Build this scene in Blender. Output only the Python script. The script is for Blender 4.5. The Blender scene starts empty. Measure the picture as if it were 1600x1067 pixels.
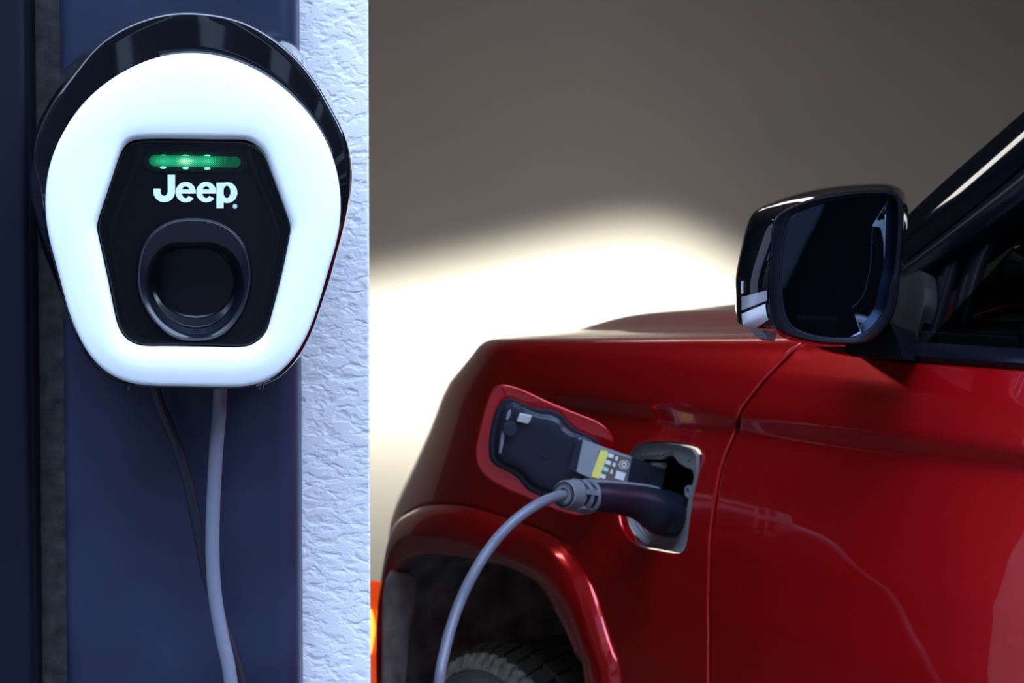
import bpy, bmesh, math, random
import numpy as np
from mathutils import Vector, Matrix
from mathutils.geometry import delaunay_2d_cdt

random.seed(4)
C = bpy.context.scene.collection
sc = bpy.context.scene

# ---------------------------------------------------------------- camera
FPX = 3111.0
PITCH = math.atan(152.5 / FPX)
CAM = np.array([0.0, 0.0, 1.38])
cd = bpy.data.cameras.new('camera'); cam = bpy.data.objects.new('camera', cd); C.objects.link(cam)
cam.location = CAM; cam.rotation_euler = (math.pi / 2 - PITCH, 0, 0)
cd.sensor_width = 36.0; cd.lens = 36.0 * FPX / 1600.0; cd.clip_end = 200
cd.dof.use_dof = True; cd.dof.focus_distance = 2.06; cd.dof.aperture_fstop = 11.0
sc.camera = cam

# ---------------------------------------------------------------- world, lights, exposure
w = bpy.data.worlds.new('world'); sc.world = w; w.use_nodes = True
nt = w.node_tree; nt.nodes.clear()
out = nt.nodes.new('ShaderNodeOutputWorld'); bg = nt.nodes.new('ShaderNodeBackground')
tc = nt.nodes.new('ShaderNodeTexCoord'); sep = nt.nodes.new('ShaderNodeSeparateXYZ')
rmp = nt.nodes.new('ShaderNodeValToRGB')
dot = nt.nodes.new('ShaderNodeVectorMath'); dot.operation = 'DOT_PRODUCT'
dot.inputs[1].default_value = Vector((0.50, -0.45, 0.80)).normalized()
mr = nt.nodes.new('ShaderNodeMapRange'); mr.interpolation_type = 'SMOOTHSTEP'
mr.inputs['From Min'].default_value = -0.3; mr.inputs['From Max'].default_value = 1.0
mr.inputs['To Min'].default_value = 0.15; mr.inputs['To Max'].default_value = 10.8
nt.links.new(tc.outputs['Generated'], sep.inputs[0]); nt.links.new(tc.outputs['Generated'], dot.inputs[0])
nt.links.new(sep.outputs['Z'], rmp.inputs[0]); nt.links.new(dot.outputs['Value'], mr.inputs[0])
rmp.color_ramp.elements[0].position = 0.0; rmp.color_ramp.elements[0].color = (0.66, 0.77, 0.95, 1)
rmp.color_ramp.elements[1].position = 0.7; rmp.color_ramp.elements[1].color = (0.50, 0.66, 1.0, 1)
nt.links.new(rmp.outputs[0], bg.inputs['Color']); nt.links.new(mr.outputs[0], bg.inputs['Strength'])
nt.links.new(bg.outputs[0], out.inputs[0])

def light(name, kind, loc, aim, energy, color, **kw):
    l = bpy.data.lights.new(name, kind); o = bpy.data.objects.new(name, l); C.objects.link(o)
    o.location = loc; o.rotation_euler = (Vector(aim) - Vector(loc)).to_track_quat('-Z', 'Y').to_euler()
    l.energy = energy; l.color = color
    for k, v in kw.items(): setattr(l, k, v)
    return o

# beam of a headlamp thrown on the back wall: flat cut-off above, soft below
hl = light('headlamp_beam', 'SPOT', (-0.35, 4.25, 0.86), (-0.1, 8.0, 1.02), 2300, (1.0, 0.97, 0.80),
           spot_size=math.radians(120), spot_blend=0.6, shadow_soft_size=0.06)
l = hl.data; l.use_nodes = True; n = l.node_tree; em = n.nodes['Emission']
t = n.nodes.new('ShaderNodeTexCoord'); s_ = n.nodes.new('ShaderNodeSeparateXYZ'); n.links.new(t.outputs['Normal'], s_.inputs[0])
def M(tree, op, a, b=None, c=None):
    m = tree.nodes.new('ShaderNodeMath'); m.operation = op
    for i, v in enumerate((a, b, c)):
        if v is None: continue
        if isinstance(v, (int, float)): m.inputs[i].default_value = v
        else: tree.links.new(v, m.inputs[i])
    return m.outputs[0]
BEAM = dict(peak_x=0.163, top=0.122, slope_l=0.21, slope_r=0.62, soft=0.058, left=0.0)
zz = M(n, 'ABSOLUTE', s_.outputs['Z'])
bx_ = M(n, 'DIVIDE', s_.outputs['X'], zz); by_ = M(n, 'DIVIDE', s_.outputs['Y'], zz)
dxp = M(n, 'SUBTRACT', bx_, BEAM['peak_x'])
edge = M(n, 'SMOOTH_MIN', M(n, 'MULTIPLY_ADD', dxp, BEAM['slope_l'], BEAM['top']), M(n, 'MULTIPLY_ADD', dxp, -BEAM['slope_r'], BEAM['top'] + 0.02), 0.09)
edge = M(n, 'MAXIMUM', edge, BEAM['left'])
dd = M(n, 'DIVIDE', M(n, 'SUBTRACT', edge, by_), BEAM['soft'])
mrn = n.nodes.new('ShaderNodeMapRange'); mrn.interpolation_type = 'SMOOTHSTEP'
n.links.new(dd, mrn.inputs[0]); mrn.inputs['From Min'].default_value = -0.5; mrn.inputs['From Max'].default_value = 1.1
fall = M(n, 'POWER', 2.718, M(n, 'MULTIPLY', M(n, 'MAXIMUM', M(n, 'SUBTRACT', -0.05, by_), 0.0), -11.0))
fall = M(n, 'MULTIPLY_ADD', fall, 0.95, 0.05)
halo = M(n, 'MULTIPLY', M(n, 'POWER', 2.718, M(n, 'MULTIPLY', M(n, 'ABSOLUTE', dd), -0.20)), 0.036)
mrl = n.nodes.new('ShaderNodeMapRange'); mrl.interpolation_type = 'SMOOTHSTEP'; n.links.new(bx_, mrl.inputs[0]); mrl.inputs['From Min'].default_value = -0.32; mrl.inputs['From Max'].default_value = -0.14
spill = M(n, 'ADD', M(n, 'MULTIPLY', M(n, 'MULTIPLY', mrn.outputs[0], mrl.outputs[0]), fall), halo)
n.links.new(spill, em.inputs['Strength'])

light('added_light', 'AREA', (0.2, 6.0, 3.0), (0.6, 6.4, 0), 9, (1.0, 0.90, 0.86), shape='RECTANGLE', size=2.0, size_y=0.6)  # unseen light added to lift the back wall
_gl = light('added_light', 'AREA', (-2.05, 3.62, 3.0), (-2.05, 3.62, 0), 8.5, (1.0, 0.95, 0.90), shape='RECTANGLE', size=1.2, size_y=0.30)  # unseen strip light added to put a highlight on the windscreen pillar
_gl.rotation_euler = (0, 0, math.radians(-30))
vs = sc.view_settings; sc.display_settings.display_device = 'sRGB'
vs.view_transform = 'Standard'; vs.look = 'None'; vs.exposure = 0.0; vs.gamma = 1.0; vs.use_curve_mapping = False

# ---------------------------------------------------------------- projection helpers
FW = np.array([0, math.cos(PITCH), -math.sin(PITCH)]); UP = np.array([0, math.sin(PITCH), math.cos(PITCH)]); RT = np.array([1.0, 0, 0])
def ray(px, py): return FW + (px - 800) / FPX * RT + (533.5 - py) / FPX * UP
def on_plane(px, py, p0, nrm):
    r = ray(px, py); return CAM + r * (np.dot(np.array(p0) - CAM, nrm) / np.dot(r, nrm))
def at(px, py, Y): return on_plane(px, py, (0, Y, 0), (0, 1, 0))
def proj(P):
    d = P - CAM; z = d @ FW
    return 800 + FPX * (d @ RT) / z, 533.5 - FPX * (d @ UP) / z
# car frame: s rearwards, w outwards from the flank, z up
P0 = np.array([0.215, 2.85, 0.0]); SV = np.array([0.5, -0.8660254, 0]); NV = np.array([-0.8660254, -0.5, 0]); ZV = np.array([0, 0, 1.0])
def car(s, w_, z):
    s = np.asarray(s, float); w_ = np.asarray(w_, float); z = np.asarray(z, float)
    return P0 + s[..., None] * SV + w_[..., None] * NV + z[..., None] * ZV
def at_w(px, py, w_): return on_plane(px, py, P0 + w_ * NV, NV)
def at_s(px, py, s_): return on_plane(px, py, P0 + s_ * SV, SV)

# ---------------------------------------------------------------- materials
def mat(name, col, rough=0.5, metal=0.0, coat=0.0, spec=0.5, emis=None, es=0.0, noise=None, bump=None, trans=0.0, ior=1.45, coat_rough=0.03, sheen=None):
    m = bpy.data.materials.new(name); m.use_nodes = True; T = m.node_tree; b = T.nodes['Principled BSDF']
    b.inputs['Base Color'].default_value = (*col, 1); b.inputs['Roughness'].default_value = rough; b.inputs['Metallic'].default_value = metal
    b.inputs['Coat Weight'].default_value = coat; b.inputs['Coat Roughness'].default_value = coat_rough
    b.inputs['Specular IOR Level'].default_value = spec; b.inputs['Transmission Weight'].default_value = trans; b.inputs['IOR'].default_value = ior
    if emis: b.inputs['Emission Color'].default_value = (*emis, 1); b.inputs['Emission Strength'].default_value = es
    c = T.nodes.new('ShaderNodeTexCoord')
    if noise:                                   # (scale, amount) colour mottling
        nz = T.nodes.new('ShaderNodeTexNoise'); nz.inputs['Scale'].default_value = noise[0]; nz.inputs['Detail'].default_value = 6
        T.links.new(c.outputs['Object'], nz.inputs[0])
        r = T.nodes.new('ShaderNodeValToRGB'); a = noise[1]
        r.color_ramp.elements[0].position = 0.3; r.color_ramp.elements[1].position = 0.7
        r.color_ramp.elements[0].color = (*[x * (1 - a) for x in col], 1); r.color_ramp.elements[1].color = (*[min(1, x * (1 + a)) for x in col], 1)
        T.links.new(nz.outputs[0], r.inputs[0]); T.links.new(r.outputs[0], b.inputs['Base Color'])
    if bump:                                    # (scale, strength, distance)
        nz = T.nodes.new('ShaderNodeTexNoise'); nz.inputs['Scale'].default_value = bump[0]; nz.inputs['Detail'].default_value = 4
        T.links.new(c.outputs['Object'], nz.inputs[0])
        bp = T.nodes.new('ShaderNodeBump'); bp.inputs['Strength'].default_value = bump[1]; bp.inputs['Distance'].default_value = bump[2]
        T.links.new(nz.outputs[0], bp.inputs['Height']); T.links.new(bp.outputs[0], b.inputs['Normal'])
    return m

def stucco():
    m = mat('white_stucco', (0.70, 0.70, 0.72), 0.85); T = m.node_tree; b = T.nodes['Principled BSDF']
    c = T.nodes.new('ShaderNodeTexCoord')
    mp = T.nodes.new('ShaderNodeMapping'); mp.inputs['Rotation'].default_value = (0, 0.6, 0); mp.inputs['Scale'].default_value = (1, 1, 1.7)
    T.links.new(c.outputs['Object'], mp.inputs[0])
    nz = T.nodes.new('ShaderNodeTexNoise'); nz.inputs['Scale'].default_value = 55; nz.inputs['Detail'].default_value = 2; nz.inputs['Distortion'].default_value = 0.3
    n2 = T.nodes.new('ShaderNodeTexNoise'); n2.inputs['Scale'].default_value = 400; n2.inputs['Detail'].default_value = 2
    T.links.new(mp.outputs[0], nz.inputs[0]); T.links.new(mp.outputs[0], n2.inputs[0])
    r = T.nodes.new('ShaderNodeValToRGB'); r.color_ramp.elements[0].position = 0.30; r.color_ramp.elements[1].position = 0.54
    T.links.new(nz.outputs[0], r.inputs[0])
    ad = M(T, 'MULTIPLY_ADD', n2.outputs[0], 0.25, r.outputs[0])
    bp = T.nodes.new('ShaderNodeBump'); bp.inputs['Strength'].default_value = 0.6; bp.inputs['Distance'].default_value = 0.0018
    T.links.new(ad, bp.inputs['Height']); T.links.new(bp.outputs[0], b.inputs['Normal'])
    return m

def car_paint():
    m = mat('red_car_paint', (0.52, 0.003, 0.006), 0.25, 0.60, coat=1.0, coat_rough=0.02)
    T = m.node_tree; b = T.nodes['Principled BSDF']
    c = T.nodes.new('ShaderNodeTexCoord'); v = T.nodes.new('ShaderNodeTexVoronoi'); v.inputs['Scale'].default_value = 2500
    T.links.new(c.outputs['Object'], v.inputs[0])
    bp = T.nodes.new('ShaderNodeBump'); bp.inputs['Strength'].default_value = 0.05; bp.inputs['Distance'].default_value = 0.0002
    T.links.new(v.outputs['Distance'], bp.inputs['Height']); T.links.new(bp.outputs[0], b.inputs['Normal'])
    return m

LEDSPOT = mat('pale_green_spot', (0.1, 0.3, 0.2), 0.3, emis=(0.30, 1.0, 0.62), es=0.8)
RED = car_paint()
STUCCO = stucco()
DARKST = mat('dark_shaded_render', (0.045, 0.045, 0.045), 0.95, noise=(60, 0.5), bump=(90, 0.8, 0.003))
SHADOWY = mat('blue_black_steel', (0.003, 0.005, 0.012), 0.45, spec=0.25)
NAVY = mat('navy_steel_paint', (0.016, 0.020, 0.044), 0.36, 0.0, spec=0.35, noise=(9, 0.28), bump=(90, 0.25, 0.0008))
GLOSSK = mat('gloss_black_plastic', (0.002, 0.0025, 0.004), 0.05, coat=1.0)
PANELK = mat('satin_black_panel', (0.003, 0.0035, 0.005), 0.14, spec=0.3)
SOCKK = mat('holster_black_plastic', (0.004, 0.005, 0.010), 0.20, spec=0.5)
WHITE = mat('white_satin_plastic', (0.80, 0.87, 0.88), 0.38)
LOGO = mat('pale_logo_print', (0.62, 0.75, 0.78), 0.5)
CABLE = mat('grey_blue_cable', (0.135, 0.145, 0.185), 0.36, bump=(300, 0.05, 0.0004))
FEED = mat('dark_feed_cable', (0.008, 0.010, 0.018), 0.42)
HANDLE = mat('dark_handle_plastic', (0.007, 0.009, 0.020), 0.36)
COLLAR = mat('grey_rubber_collar', (0.13, 0.14, 0.16), 0.6)
GREYP = mat('grey_port_plastic', (0.20, 0.205, 0.21), 0.55, bump=(500, 0.1, 0.0003))
ARM = mat('grey_arm_plastic', (0.24, 0.26, 0.28), 0.5)
LINER = mat('navy_liner_plastic', (0.013, 0.016, 0.030), 0.40)
BLACK = mat('matte_black', (0.004, 0.004, 0.004), 0.8)
TRIMK = mat('black_trim', (0.003, 0.003, 0.006), 0.28, spec=0.3)
SEAL = mat('rubber_seal', (0.008, 0.008, 0.01), 0.7)
RUBBER = mat('tyre_rubber', (0.045, 0.045, 0.042), 0.7, noise=(30, 0.4), bump=(120, 0.3, 0.001))
SIDEW = mat('lit_grey_sidewall', (0.17, 0.175, 0.185), 0.7, noise=(12, 0.3))  # paler than the tread: light on the sidewall is put into the colour
DUSTY = mat('dusty_tyre_shoulder', (0.34, 0.33, 0.31), 0.9, noise=(60, 0.5), bump=(160, 0.5, 0.002))
WELL = mat('wheel_well_felt', (0.30, 0.26, 0.25), 0.95, noise=(18, 0.55), bump=(60, 0.6, 0.004))
ALLOY = mat('alloy_rim', (0.35, 0.36, 0.38), 0.3, 0.9)
MIRROR = mat('mirror_glass', (0.55, 0.72, 0.98), 0.0, 1.0)
CLEAR = mat('clear_lens', (0.75, 0.76, 0.78), 0.15, coat=1.0)
GREYL = mat('grey_lens', (0.30, 0.30, 0.33), 0.2, coat=1.0)
AMBER = mat('amber_lens', (0.75, 0.07, 0.01), 0.2, coat=1.0, emis=(1.0, 0.10, 0.01), es=0.55)
BULB = mat('amber_glow', (1, 0.5, 0.05), 0.3, emis=(1.0, 0.52, 0.06), es=1.7)
YELLOW = mat('yellow_label', (0.80, 0.76, 0.16), 0.5)
LBROWN = mat('brown_label', (0.13, 0.11, 0.09), 0.5)
LWHITE = mat('white_print', (0.75, 0.76, 0.75), 0.5)
LGREEN = mat('mint_print', (0.35, 0.72, 0.60), 0.5)
PALE = mat('pale_clip', (0.50, 0.52, 0.50), 0.5)
SEAT = mat('black_leather', (0.010, 0.010, 0.012), 0.5)
GARAGE = mat('warm_grey_plaster', (0.50, 0.468, 0.455), 0.9, noise=(1.2, 0.05))
CEIL = mat('grey_ceiling', (0.20, 0.195, 0.19), 0.9, noise=(2, 0.06))
FLOOR = mat('grey_concrete', (0.09, 0.09, 0.092), 0.7, noise=(3, 0.25), bump=(40, 0.2, 0.002))
GLASS = bpy.data.materials.new('tinted_glass'); GLASS.use_nodes = True
g = GLASS.node_tree; g.nodes.clear(); go = g.nodes.new('ShaderNodeOutputMaterial'); mx = g.nodes.new('ShaderNodeMixShader')
tr = g.nodes.new('ShaderNodeBsdfTransparent'); tr.inputs[0].default_value = (0.30, 0.33, 0.34, 1); gl = g.nodes.new('ShaderNodeBsdfGlossy'); gl.inputs['Roughness'].default_value = 0.0
fr = g.nodes.new('ShaderNodeFresnel'); fr.inputs[0].default_value = 1.45
gg = g.nodes.new('ShaderNodeNewGeometry'); g.links.new(M(g, 'MULTIPLY', fr.outputs[0], M(g, 'SUBTRACT', 1.0, gg.outputs['Backfacing'])), mx.inputs[0]); g.links.new(tr.outputs[0], mx.inputs[1]); g.links.new(gl.outputs[0], mx.inputs[2]); g.links.new(mx.outputs[0], go.inputs[0])

# ---------------------------------------------------------------- mesh helpers
def obj(name, verts, faces, m, parent=None, smooth=True, label=None, kind=None, sharp=40):
    me = bpy.data.meshes.new(name); me.from_pydata([tuple(map(float, v)) for v in verts], [], [tuple(f) for f in faces])
    bm = bmesh.new(); bm.from_mesh(me); bmesh.ops.remove_doubles(bm, verts=bm.verts, dist=1e-6)
    bmesh.ops.recalc_face_normals(bm, faces=bm.faces)
    for f in bm.faces: f.smooth = smooth
    if smooth:
        for e in bm.edges:
            if len(e.link_faces) == 2 and e.calc_face_angle(0) > math.radians(sharp): e.smooth = False
    bm.to_mesh(me); bm.free()
    me.materials.append(m)
    o = bpy.data.objects.new(name, me); C.objects.link(o)
    if parent is not None:
        o.parent = parent; o.matrix_parent_inverse = Matrix.Translation(-parent_world(parent))
    if label: o['label'] = label
    if kind: o['kind'] = kind
    return o
def parent_world(p):
    return Vector(p.location) if p.type == 'EMPTY' else Vector((0, 0, 0))
def thing(name, loc, label, cat, group=None):
    o = bpy.data.objects.new(name, None); C.objects.link(o); o.location = loc; o.empty_display_size = 0.1
    o['label'] = label; o['category'] = cat
    if group: o['group'] = group
    return o
class MB:
    def __init__(s): s.v = []; s.f = []
    def add(s, v, f):
        b = len(s.v); s.v += [tuple(map(float, x)) for x in v]; s.f += [tuple(i + b for i in q) for q in f]; return s
    def frustum(s, base, top): return s.add(list(base) + list(top), [(0, 1, 2, 3), (4, 5, 6, 7), (0, 1, 5, 4), (1, 2, 6, 5), (2, 3, 7, 6), (3, 0, 4, 7)])
    def box(s, c, ax, ay, az):
        c, ax, ay, az = map(np.array, (c, ax, ay, az))
        return s.frustum([c - ax - ay - az, c + ax - ay - az, c + ax + ay - az, c - ax + ay - az], [c - ax - ay + az, c + ax - ay + az, c + ax + ay + az, c - ax + ay + az])
    def loft(s, loops, closed=True, cap0=False, cap1=False):
        n_ = len(loops[0]); v = [p for L in loops for p in L]; f = []
        for i in range(len(loops) - 1):
            for j in range(n_ if closed else n_ - 1):
                k = (j + 1) % n_; f.append((i * n_ + j, i * n_ + k, (i + 1) * n_ + k, (i + 1) * n_ + j))
        if cap0: f.append(tuple(range(n_)))
        if cap1: f.append(tuple(range((len(loops) - 1) * n_, len(loops) * n_)))
        return s.add(v, f)
    def prism(s, poly, off):                   # polygon of 3-D points pushed by off
        off = np.array(off); return s.loft([poly, [np.array(p) + off for p in poly]], cap0=True, cap1=True)
    def build(s, name, m, parent=None, **kw): return obj(name, s.v, s.f, m, parent, **kw)
def catmull(pts, n_, closed=True):
    p = np.array(pts, float); N = len(p); o = []
    seg = N if closed else N - 1
    for i in range(seg):
        a, b, c, d = (p[(i - 1) % N], p[i], p[(i + 1) % N], p[(i + 2) % N]) if closed else (p[max(i - 1, 0)], p[i], p[i + 1], p[min(i + 2, N - 1)])
        for k in range(12):
            t_ = k / 12; o.append(0.5 * ((2 * b) + (-a + c) * t_ + (2 * a - 5 * b + 4 * c - d) * t_ ** 2 + (-a + 3 * b - 3 * c + d) * t_ ** 3))
    if not closed: o.append(p[-1])
    return resample(np.array(o), n_, closed)
def resample(p, n_, closed=True):
    q = np.vstack([p, p[:1]]) if closed else p
    d = np.r_[0, np.cumsum(np.linalg.norm(np.diff(q, axis=0), axis=1))]
    t_ = np.linspace(0, d[-1], n_, endpoint=not closed)
    return np.stack([np.interp(t_, d, q[:, i]) for i in range(q.shape[1])], 1)
def polar(poly, c, n_=160, smooth=True):
    """radius of the outline seen from c at n_ even angles"""
    q = catmull(poly, 900) if smooth else resample(np.array(poly, float), 900)
    a = np.arctan2(q[:, 1] - c[1], q[:, 0] - c[0]); r = np.hypot(q[:, 0] - c[0], q[:, 1] - c[1])
    o = np.argsort(a); a = a[o]; r = r[o]
    a = np.r_[a[-30:] - 2 * math.pi, a, a[:30] + 2 * math.pi]; r = np.r_[r[-30:], r, r[:30]]
    th = np.linspace(-math.pi, math.pi, n_, endpoint=False)
    return th, np.interp(th, a, r)
def inset(poly, d):
    """closed polygon moved inwards by d (either winding)"""
    p = np.array(poly, float); nx = np.roll(p, -1, 0); pv = np.roll(p, 1, 0); tg = nx - pv
    tg /= np.linalg.norm(tg, axis=1)[:, None] + 1e-12
    area = 0.5 * np.sum(p[:, 0] * nx[:, 1] - nx[:, 0] * p[:, 1]); nrm = np.stack([-tg[:, 1], tg[:, 0]], 1) * (1 if area > 0 else -1)
    return p + nrm * d
def inside(pts, poly):
    x, y = pts[:, 0], pts[:, 1]; r = np.zeros(len(pts), bool); p = poly; q = np.roll(poly, -1, 0)
    for (x0, y0), (x1, y1) in zip(p, q):
        if y0 == y1: continue
        c = ((y0 > y) != (y1 > y)) & (x < (x1 - x0) * (y - y0) / (y1 - y0) + x0); r ^= c
    return r
def dist(pts, poly):
    a = poly; b = np.roll(poly, -1, 0); ab = b - a; L = (ab ** 2).sum(1) + 1e-15; best = np.full(len(pts), 1e9)
    for i in range(len(a)):
        ap = pts - a[i]; t_ = np.clip(ap @ ab[i] / L[i], 0, 1); best = np.minimum(best, ((ap - t_[:, None] * ab[i]) ** 2).sum(1))
    return np.sqrt(best)
def patch(name, outline, holes, fn, nf, step, r, thick, m, parent, label=None):
    """sheet-metal panel: outline and holes in surface coordinates, mapped by fn, edges rolled over by r and flanged by thick"""
    loops = [np.array(outline)] + [np.array(h) for h in holes]
    dense = []
    for i, L in enumerate(loops):
        per = np.linalg.norm(np.roll(L, -1, 0) - L, axis=1).sum(); dense.append(resample(L, max(24, int(per / (step * 0.8))), True))
    pts = []; edges = []
    for L in dense:
        b = len(pts); pts += [tuple(x) for x in L]; edges += [(b + i, b + (i + 1) % len(L)) for i in range(len(L))]
    nb = len(pts)
    def dall(P): return np.min([dist(P, L) for L in dense], axis=0)
    for f_ in (0.12, 0.35, 0.65, 1.0, 1.5):
        for i, L in enumerate(dense):
            q = inset(L, r * f_ * (1 if i == 0 else -1)); ok = dall(q) > r * f_ * 0.9; ok &= inside(q, dense[0])
            for h in dense[1:]: ok &= ~inside(q, h)
            pts += [tuple(x) for x in q[ok]]
    lo = dense[0].min(0); hi = dense[0].max(0)
    gx, gy = np.meshgrid(np.arange(lo[0], hi[0], step), np.arange(lo[1], hi[1], step)); G = np.stack([gx.ravel(), gy.ravel()], 1)
    ok = inside(G, dense[0])
    for h in dense[1:]: ok &= ~inside(G, h)
    G = G[ok]; G = G[dall(G) > r * 1.5 + step * 0.5]; pts += [tuple(x) for x in G]
    res = delaunay_2d_cdt([Vector(p) for p in pts], edges, [], 0, 1e-7)
    V = np.array([tuple(v) for v in res[0]]); F = np.array([f for f in res[2] if len(f) == 3])
    cen = V[F].mean(1); ok = inside(cen, dense[0])
    for h in dense[1:]: ok &= ~inside(cen, h)
    F = F[ok]
    dV = dall(V); x = np.clip(1 - dV / r, 0, 1); drop = r * (1 - np.sqrt(np.clip(1 - x * x, 0, 1)))
    P = fn(V[:, 0], V[:, 1]); N = nf(V[:, 0], V[:, 1]); P = P - N * drop[:, None]
    verts = list(P); faces = [tuple(f) for f in F]
    for L in dense:
        Q = fn(L[:, 0], L[:, 1]); Nn = nf(L[:, 0], L[:, 1]); b = len(verts); k = len(L)
        verts += list(Q - Nn * r); verts += list(Q - Nn * (r + thick))
        faces += [(b + i, b + (i + 1) % k, b + k + (i + 1) % k, b + k + i) for i in range(k)]
    return obj(name, verts, faces, m, parent, label=label, sharp=60)
def tube(path, rad, seg=14, flat=1.0, caps=True):
    """round section swept along a path; rad number or list"""
    p = np.array(path, float); n_ = len(p); rad = np.full(n_, rad) if np.isscalar(rad) else np.array(rad)
    tg = np.gradient(p, axis=0); tg /= np.linalg.norm(tg, axis=1)[:, None]
    up = np.array([0, 0, 1.0]);
    if abs(tg[0] @ up) > 0.95: up = np.array([0, 1.0, 0])
    loops = []; a = None
    for i in range(n_):
        if a is None: a = np.cross(tg[i], up)
        else: a = a - tg[i] * (a @ tg[i])
        a /= np.linalg.norm(a); b = np.cross(tg[i], a)
        loops.append([p[i] + rad[i] * (math.cos(u) * a + flat * math.sin(u) * b) for u in np.linspace(0, 2 * math.pi, seg, endpoint=False)])
    return loops
def sm3(pts, n_): return catmull(pts, n_, False)

# ================================================================= SETTING
def slab(name, lo, hi, m):
    lo = np.array(lo, float); hi = np.array(hi, float); c = (lo + hi) / 2; h = (hi - lo) / 2
    b = MB().box(c, (h[0], 0, 0), (0, h[1], 0), (0, 0, h[2])); o = b.build(name, m, smooth=False); o['kind'] = 'structure'; return o
YW = 2.20                                     # face of the stucco wall
xe = at(577, 500, YW)[0]
slab('floor', (-6, -9, -0.2), (8, 8.2, 0.0), FLOOR)
slab('wall_back', (-6, 8.0, 0), (8, 8.2, 3.2), GARAGE)
slab('ceiling', (-6, YW, 3.1), (8, 8.2, 3.3), CEIL)
slab('wall_left', (-3.4, YW + 0.25, 0), (-3.2, 8.0, 3.1), mat('dark_side_wall', (0.06, 0.055, 0.055), 0.85, noise=(2, 0.2)))
slab('wall_right', (4.6, YW + 1.2, 0), (4.8, 8.0, 3.1), CEIL)
_wf = [np.array(q) for q in ((-6, YW, 0), (xe - 0.002, YW, 0), (xe, YW + 0.002, 0), (xe * 1.13, YW + 0.24, 0), (-6, YW + 0.24, 0))]
_o = MB().prism(_wf, (0, 0, 3.1)).build('wall_front', STUCCO, smooth=False); _o['kind'] = 'structure'
# unseen building across the drive, pale pilasters; added and raised to darken low sky
FACADE = mat('dark_facade', (0.035, 0.037, 0.045), 0.6, noise=(1.5, 0.3)); PILASTER = mat('pale_pilaster', (0.45, 0.46, 0.5), 0.7)
slab('unseen_facade', (-9, -9.4, 0), (9, -9, 10.0), FACADE)
slab('wall_right', (6.0, -9, 0), (6.4, YW + 1.1, 4.6), FACADE)  # unseen facade added to hide bright sky from the side mirror
slab('shade_wall_left', (-5.4, -9, 0), (-5.0, 1.0, 4.2), FACADE)  # unseen wall added to cut the light from the left
for _i, _x in enumerate((-3.4, -1.9, -0.6, 1.0, 2.6, 4.2, 5.6, 7.0)): slab('trim_%d' % (_i + 3), (_x, -9, 0), (_x + 0.22 + 0.12 * (_i % 3), -8.7, 10.0), PILASTER)

# steel column in front of the stucco wall: rounded box section
def column(name, x0, x1, y0, y1, r, m, z0=0.0, z1=3.1):
    pts = []
    for cx, cy, a0 in ((x1 - r, y0 + r, -90), (x1 - r, y1 - r, 0), (x0 + r, y1 - r, 90), (x0 + r, y0 + r, 180)):
        for k in range(9):
            a = math.radians(a0 + k * 90 / 8); pts.append((cx + r * math.cos(a), cy + r * math.sin(a)))
    zs = np.linspace(z0, z1, 12); b = MB().loft([[(x, y, z) for x, y in pts] for z in zs], cap0=True, cap1=True)
    o = b.build(name, m); o['kind'] = 'structure'; return o
YC = 2.13
column('trim_1', at(93, 500, YC)[0], at(463, 500, YC)[0], YC, YW, 0.022, NAVY)
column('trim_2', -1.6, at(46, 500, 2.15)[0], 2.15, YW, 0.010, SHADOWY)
slab('trim_12', (-0.56, YW - 0.004, 0), (at(100, 500, YW)[0], YW, 3.1), DARKST)  # dark slab over the stucco: shade beside the column put into its colour

# ================================================================= WALL CHARGER
OS = [(300,6),(352,14),(393,26),(440,52),(475,88),(507,135),(532,187),(549,231),(554,276),(551,306),(537,367),(528,400),(520,430),(512,460),(494.5,504),(475,552),(463,568),(433,595),(412,604),(370,606),(300,605),(212,603),(180,598),(158,582),(138,562),(120,530),(104,490),(90,455),(79,420),(66,385),(54,335),(47,290),(51,230),(61,187),(81,150),(105,103),(125,79),(153,53),(188,31),(240,13)]
RG = [(300,21),(344,26),(384,37),(423,60),(458,88),(493,131),(523,186),(535,206),(544,241),(545,285),(540,330),(531,370),(522,400),(514,432),(501,470),(487,513),(469,550),(443,583),(424,597),(388,605),(300,603),(212,602.5),(186,597),(165,586),(140,562),(126,534),(112,504),(103,474),(92,430),(74,368),(68,330),(66,290),(52,250),(60,210),(72,184),(89,152),(118,116),(142,84),(174,56),(223,33),(265,22)]
WP = [(293,83),(335,86),(370,96),(414,117),(449,144),(484,180),(507,215),(521,250),(529.5,285),(532,320),(528,367),(509,430),(498,470),(484,512),(466,549),(440,582),(423,595),(405,602),(388,604),(300,602),(212,601),(188,595.6),(167,584),(142,560.5),(128,533),(114,503.6),(105,474),(94,430),(76.4,367),(71.5,329),(73,285),(81,246.6),(95,215),(111.5,187),(124.6,168),(152.7,140),(187.7,115.6),(240,91)]
HX = [(222.7,217.5),(198,225.5),(188,241),(174,282),(153,345),(151.6,353),(152.4,362),(167.5,430),(182,500),(188,517.6),(200,531.6),(221,540),(260,540.3),(310,540.8),(379,542),(398,536),(414,522),(420,507),(440,430),(454,362),(455,355),(453,347),(422.7,262),(412,238),(398,225.5),(384,219),(340,218)]
HO = [(279,341.5),(325,341.5),(357.5,354),(381,377.5),(390,404),(393.6,436),(384,479),(364,511),(342,528),(305,533),(272,529),(250,513.5),(230,490),(217,460),(214,438),(216,410),(222,383),(237,363),(259,347)]
HI = [(263,382),(300,381),(338,382),(364,398.5),(376,425),(378,450),(372,473),(358,497),(335,516),(309,522),(280,516),(256,500),(240,478),(231,450),(233,425),(239,408),(250,392)]
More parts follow.
